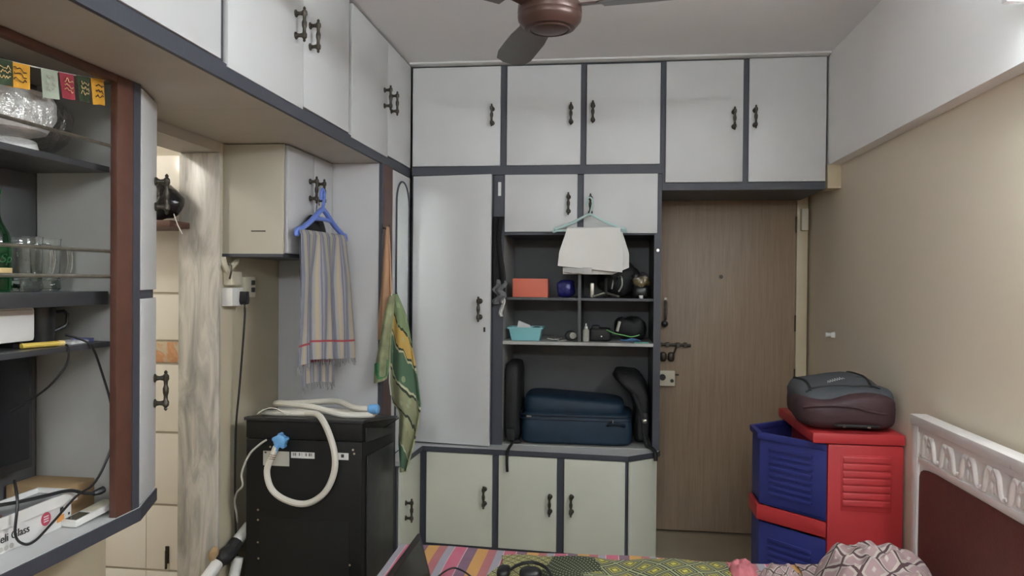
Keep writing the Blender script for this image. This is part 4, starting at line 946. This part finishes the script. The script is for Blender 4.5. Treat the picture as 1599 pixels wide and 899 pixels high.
# loose cables in the cabinet
c1 = [(-1.385, 1.79, 1.272), (-1.365, 1.81, 1.262), (-1.345, 1.835, 1.240), (-1.345, 1.875, 1.17), (-1.322, 1.888, 1.06), (-1.318, 1.88, .97), (-1.328, 1.83, .885), (-1.338, 1.77, .862), (-1.345, 1.70, .82), (-1.345, 1.64, .793), (-1.345, 1.605, .797), (-1.342, 1.575, .83), (-1.345, 1.585, .90), (-1.37, 1.605, .945)]
solo(MB().tube(smooth_path(c1), .0032, 6), 'loose_cable', BLACKPL, 'thin black cable dangling in loop over the glassware box', 'cable')
g = thing('power_lead', 'thick black power lead with moulded plug draped over the glassware box', 'cable', (-1.36, 1.7, .85))
MB().tube(smooth_path([(-1.42, 1.44, .93), (-1.39, 1.52, .905), (-1.37, 1.60, .893), (-1.36, 1.68, .886), (-1.35, 1.76, .879), (-1.335, 1.80, .862), (-1.325, 1.825, .856)]), .0045, 7).build('cord', BLACKPL, g)
MB().tube([(-1.327, 1.82, .856), (-1.322, 1.838, .857), (-1.319, 1.85, .860)], [.007, .010, .009], 8).build('plug', BLACKPL, g)
solo(MB().tube(smooth_path([(-1.356, 1.755, 1.2505), (-1.346, 1.752, 1.238), (-1.350, 1.748, 1.20), (-1.38, 1.73, 1.15), (-1.43, 1.72, 1.11), (-1.47, 1.71, 1.085)]), .0028, 6), 'loose_cable', BLACKPL, 'short thin black cable hanging from the lower display shelf', 'cable')

# ================================================================== RED AND BLUE DRAWER CHEST
k = ch = thing('drawer_chest', 'red plastic drawer chest with bowed blue drawers by the headboard', 'drawer chest', (.95, 3.25, 0))
CX0, CX1, CY0, CY1 = .825, 1.112, 2.985, 3.56
MB().box(CX0 + .012, CX1, CY0, CY1, .0, .815).build('body', REDPL, k, bevel=.012)
MB().prism([(CX0 - .045, CY0 - .006), (CX1 + .003, CY0 - .006), (CX1 + .003, CY1 + .004), (CX0 - .045, CY1 + .004)], .816, .858).build('top', REDPL, k, bevel=.010)
MB().box(.885, 1.068, CY0 - .003, CY0 + .001, .565, .775).build('louvre_panel', REDPL, k, bevel=.002)
for i in range(7):
    z = .585 + i * .0275
    MB().prism([(CY0 - .002, z), (CY0 - .002, z + .022), (CY0 - .006, z + .017), (CY0 - .009, z)], .892, 1.062, 'x').build('louvre', REDPL, k, bevel=.0015)
bow = [(CX0 + .010, CY0 + .004), (.630, 3.205), (.630, 3.36), (CX0 + .010, CY1 - .004)]
def bowshell(z0, z1, th, grow=0):
    m_ = MB(); o = [(x - (grow if x < .8 else 0), y + (-grow if i == 1 else grow if i == 2 else 0)) for i, (x, y) in enumerate(bow)]
    inn = [(o[0][0], o[0][1] + th * 1.4), (o[1][0] + th, o[1][1] + th * .5), (o[2][0] + th, o[2][1] - th * .5), (o[3][0], o[3][1] - th * 1.4)]
    return m_.prism(o + inn[::-1], z0, z1)
for z0, z1, zr in ((.520, .785, True), (.075, .445, False)):
    dw = bowshell(z0, z1, .012).build('drawer', BLUEPL, k, bevel=.002)
    bb = MB().prism(bow, z0, z0 + .01).build('drawer_bottom', BLUEPL, dw)
    if zr: bowshell(z1, z1 + .026, .02, .010).build('drawer_rim', BLUEPL, dw, bevel=.004)
    p0, p1 = Vector(bow[0]), Vector(bow[1])
    for i in range(8):
        zz = z0 + (.045 if zr else .12) + i * .026
        a, b = p0 + (p1 - p0) * .20, p0 + (p1 - p0) * .84
        MB().slab(b, a, zz, zz + .012, .007).build('louvre', BLUEPL, dw, bevel=.002)
bowshell(.455, .515, .02, .012).build('divider_lip', REDPL, k, bevel=.005)
# backpack lying on the chest
k = thing('laptop_backpack', 'slate grey and maroon backpack lying on top of the red chest', 'backpack', (.93, 3.17, .858))
def bpf(p): return (p.x + .01 * math.sin(p.y * 20), p.y, p.z + .006 * math.sin(p.x * 28 + 1) + (.012 * math.sin(p.x * 15) if p.z > 0 else 0))
MB().blob((.925, 3.165, .935), .182, .185, .068, .45, .42, 44, 18, bpf).build('body', MAROON, k, smooth=60)
def top(p):
    z = p.z + .010 * math.sin(p.x * 18 + .5)
    if p.y < 0: z -= .22 * max(0, -p.y - .02) * (1 if p.z > -.02 else .4)
    return (p.x * (1 - .12 * max(0, p.z / .05)), p.y, z)
fpm = MB().blob((.918, 3.18, .995), .168, .165, .055, .5, .4, 44, 16, top)
fpm.build('front_panel', SLATE, k, smooth=60)
from mathutils.bvhtree import BVHTree
bvh = BVHTree.FromPolygons([Vector(p) for p in fpm.v], fpm.f)
def onbag(x, y, h=.001):
    hit = bvh.ray_cast(Vector((x, y, 2)), Vector((0, 0, -1)))[0]
    return (x, y, (hit.z if hit else .95) + h)
MB().tube([onbag(.775 + i * .0142, 3.062 + .014 * math.sin(i * .35) , .001) for i in range(21)], .0045, 6).build('panel_piping', BLACKFAB, k)
MB().tube([onbag(1.010 + .012 * math.sin(i * .3), 3.05 + i * .018, .0) for i in range(15)], .0065, 6).build('panel_piping', BLACKFAB, k)
MB().tube([onbag(.790 + .006 * math.sin(i * .4), 3.06 + i * .018, .0) for i in range(14)], .006, 6).build('panel_piping', BLACKFAB, k)
MB().tube([onbag(.985 + i * .004, 3.14, .0) for i in range(6)], .0025, 5).build('maker_tab', BLACKFAB, k)
MB().blob((1.058, 3.12, .965), .042, .10, .055, .6, .6, 22, 12).build('side_pocket', SLATE, k, smooth=60)
MB().blob((1.050, 3.035, .945), .022, .020, .018, .6, .6, 12, 8).build('mesh_patch', LABELGREY, k)
MB().tube(smooth_path([(.755, 3.02, .945), (.80, 2.988, .957), (.86, 2.979, .962), (.93, 2.976, .958), (1.0, 2.978, .940), (1.05, 2.990, .935), (1.09, 3.03, .945)]), .0055, 7).build('zipper', MAROON, k)
MB().tube(smooth_path([(.86, 2.985, .885), (.875, 2.968, .888), (.94, 2.963, .889), (1.0, 2.966, .888), (1.02, 2.986, .885)]), .006, 7).build('grab_strap', BLACKFAB, k)
for x in (.887, .975): MB().box(x - .006, x + .006, 2.955, 2.960, .884, .890).build('buckle', CHROME, k)
sq = MB(); rd = random.Random(5)
for i in range(7):
    x = .868 + i * .0095
    sq.tube([onbag(x, 3.105 + .002 * i, .001), onbag(x + .0035, 3.118 + rd.random() * .012 + .002 * i, .001), onbag(x + .0075, 3.105 + .002 * i, .001), onbag(x + .0095, 3.108 + .002 * i, .001)], .0013, 4)
sq.build('stitched_script', PAPER, k)
MB().grid(lambda u, v: (.700 + .10 * u, 3.25 + .18 * v + .01 * math.sin(u * 8), .862 + .030 * math.sin(v * 3.1) * (1 - .6 * u) + .004 * math.sin(u * 14)), 12, 12)
solo(bx(1.10, 1.1198, 3.895, 3.92, 1.157, 1.182).lathe([(.016, 1.112), (.016, 1.1198)], (0, 3.9075, 1.1695), 14, 'x').lathe([(.012, 1.076), (.013, 1.08), (.010, 1.09), (.009, 1.113)], (0, 3.9075, 1.1695), 14, 'x'), 'wall_peg', WHITEPL, 'small white plastic peg on the beige wall above the backpack', 'peg')

# ================================================================== BED
k = bed = thing('bed', 'bed with white carved headboard and padded maroon panel', 'bed', (.15, 1.85, 0))
BX0, BX1, BY0, BY1, BZ = -.745, 1.035, .95, 2.715, .435
MB().box(BX0 + .02, BX1, BY0 + .02, BY1 - .02, .12, .24).build('frame', WOOD, k, bevel=.005)
for x in (BX0 + .07, BX1 - .06):
    for y in (BY0 + .07, BY1 - .07): MB().box(x - .03, x + .03, y - .03, y + .03, 0, .121).build('leg', WOOD, k)
MB().box(BX0, BX1, BY0, BY1, .2405, BZ).build('mattress', GREYCL, k, bevel=.03)
HX0, HX1 = 1.045, 1.082
hb = MB().box(HX0 + .008, HX1, .93, 2.735, 0, .945).build('headboard', HBWHITE, k)
MB().box(HX0 - .006, HX1 + .012, .92, 2.748, .945, .978).build('top_rail', HBWHITE, hb, bevel=.004)
for y0, y1 in ((2.698, 2.742), (.92, .965)): MB().box(HX0, HX0 + .010, y0, y1, 0, .944).build('post', HBWHITE, hb, bevel=.002)
MB().box(HX0 + .001, HX0 + .010, .965, 2.697, .822, .842).build('lower_moulding', HBWHITE, hb, bevel=.003)
MB().box(HX0 + .002, HX0 + .010, .965, 2.697, .925, .944).build('upper_moulding', HBWHITE, hb, bevel=.002)
MB().blob((HX0 + .018, 1.832, .56), .016, .864, .255, .12, .12, 40, 12).build('padded_panel', LEATHER, hb)
scr = MB()
scr.tube(smooth_path([(0, -.034, -.028), (0, -.022, -.036), (0, -.010, -.026), (0, -.004, 0), (0, .004, .022), (0, .016, .034), (0, .028, .028), (0, .030, .014), (0, .020, .010)]), [.006 + .005 * math.sin(i / 48 * math.pi) for i in range(49)], 7)
scr.blob((.001, .022, -.018), .006, .014, .017, 1, 1, 10, 6)
sm = scr.mesh('carved_scroll', HBWHITE, smooth=60)
b0 = base_of(k)
for i in range(25):
    o = bpy.data.objects.new('carved_scroll', sm); C.objects.link(o); o.parent = hb
    o.location = (HX0 + .008 - b0[0], 2.655 - i * .069 - b0[1], .884 - b0[2]); o.scale = (1, 1 if i % 2 else -1, 1)
def sheet(u, v):
    a = BX0 - .16 + u * (BX1 - BX0 + .155); b = BY0 - .02 + v * (BY1 - BY0 + .17)
    x, y, z = a, b, BZ + .006
    dx = max(0, BX0 - .004 - a); dy = max(0, b - BY1 - .004)
    if dx > 0: x = BX0 - .008 - .02 * math.sin(min(1, dx * 12)); z -= dx
    if dy > 0: y = BY1 + .008 + .012 * math.sin(min(1, dy * 12)) + .004 * math.sin(a * 30) * dy * 8; z -= dy
    if dx <= 0 and dy <= 0: z += .0035 * math.sin(a * 9 + b * 5) + .003 * noise.noise((a * 6, b * 6, 0)) + .003
    return (x, y, z)
solo(MB().grid(sheet, 110, 90), 'bed_sheet', SHEET, 'candy striped cotton sheet spread over the mattress', 'bed sheet', thick=.003, base=(.15, 1.85, .44))
ZS = BZ + .016
# folk print blanket spread over the middle of the bed
def folkf(u, v):
    x = -.365 + u * .775 + .018 * math.sin(v * 9); y = 2.19 + v * (.440 + .040 * u) + .010 * math.sin(u * 21)
    ed = min(1, 8 * min(u, 1 - u, 1 - v + .03, v + .03))
    return (x, y, ZS + .004 + ed * (.016 + .012 * noise.noise((x * 5, y * 5, 2)) + .008 * math.sin(x * 17 + y * 4)))
solo(MB().grid(folkf, 80, 80), 'patterned_blanket', FOLK, 'green and yellow folk-print blanket laid over the striped sheet', 'blanket', thick=.006, base=(.05, 2.1, ZS))
def crumple(cx, cy, rx, ry, h, seed, z0=ZS, amp=.25):
    def f(u, v):
        x = (u - .5) * 2; y = (v - .5) * 2; r = math.sqrt(x * x + y * y); m_ = max(0, 1 - r * r) ** .6
        q = Vector((x * 1.6 + seed, y * 1.6, seed)); n = noise.noise(q) + .6 * noise.noise(q * 2.3)
        rid = abs(noise.noise(q * 1.7 + Vector((5, 1, 0))))
        return (cx + x * rx * (1 + .08 * noise.noise(q * 2)), cy + y * ry * (1 + .08 * noise.noise(q * 2 + Vector((3, 3, 3)))), z0 + .004 + m_ * (h * (.85 + amp * n) + h * .35 * (.4 - rid)) if m_ > 0 else z0 + .004 + .004 * abs(noise.noise(q * 3)))
    return f
solo(MB().grid(crumple(.842, 2.45, .188, .25, .165, 3.1), 56, 56), 'crumpled_quilt', LATT, 'crumpled pink and cream quilt with brown lattice heaped near the headboard', 'quilt', thick=.005, base=(.79, 2.44, ZS))
solo(MB().grid(crumple(.572, 2.50, .075, .12, .055, 7.7, amp=.5), 36, 36), 'pink_shawl', LATT, 'small bunched pink shawl between the folk-print blanket and the quilt', 'shawl', thick=.004, base=(.56, 2.5, ZS))
solo(MB().grid(crumple(.462, 2.60, .042, .075, .032, 9.2, amp=.5, z0=ZS + .002), 24, 24), 'pink_cloth', PINKCL, 'plain dusty pink cloth bunched at the edge of the folk-print blanket', 'cloth', thick=.004, base=(.48, 2.58, ZS))
# laptop with its screen turned to the headboard
k = thing('laptop', 'dark brown laptop standing open on the striped sheet', 'laptop', (-.45, 2.02, ZS))
def lap(y0, y1, s0, s1, t0, t1, ang, ox, oz):
    c, s_ = math.cos(ang), math.sin(ang); m_ = MB(); v = [(ox + c * s - s_ * t_, y, oz + s_ * s + c * t_) for y in (y0, y1) for s in (s0, s1) for t_ in (t0, t1)]
    return m_.add(v, [(0, 1, 3, 2), (4, 6, 7, 5), (0, 4, 5, 1), (2, 3, 7, 6), (0, 2, 6, 4), (1, 5, 7, 3)])
LAPM = M('dark_brown_laptop_lid', (.020, .014, .014), .45, var=.15)
bs = lap(1.83, 2.175, 0, .235, 0, .018, 0, -.49, ZS + .006).build('base', LAPM, k, bevel=.003)
lap(1.85, 2.155, .03, .14, .018, .0195, 0, -.49, ZS + .006).build('keyboard', BLACKPL, bs)
sc2 = lap(1.83, 2.175, 0, .205, 0, .008, R(105), -.487, ZS + .026).build('screen_lid', LAPM, k, bevel=.002)
lap(1.845, 2.16, .012, .192, -.0012, 0, R(105), -.487, ZS + .026).build('display', BLACKGL, sc2)
# headphones and their lead
k = thing('headphones', 'black over-ear headphones lying on the folk-print blanket', 'headphones', (-.23, 2.38, ZS + .03))
hz = ZS + .036
MB().tube(smooth_path([(-.305, 2.33, hz), (-.307, 2.38, hz + .004), (-.28, 2.435, hz + .010), (-.235, 2.458, hz + .014), (-.19, 2.435, hz + .010), (-.168, 2.38, hz + .004), (-.17, 2.33, hz)]), .0055, 7).build('headband', BLACKPL, k)
MB().blob((-.230, 2.365, hz + .010), .036, .030, .022, .7, .7, 18, 10).build('ear_cup', BLACKPL, k)
MB().blob((-.318, 2.385, hz + .006), .022, .038, .016, .7, .7, 18, 10).build('ear_cup', BLACKPL, k)
MB().tube(smooth_path([(-.54, 2.30, ZS + .008), (-.535, 2.38, ZS + .012), (-.50, 2.440, ZS + .022), (-.46, 2.43, ZS + .020), (-.41, 2.385, ZS + .012), (-.37, 2.355, ZS + .016), (-.32, 2.345, ZS + .036)]), .0030, 6).build('lead', BLACKPL, k)
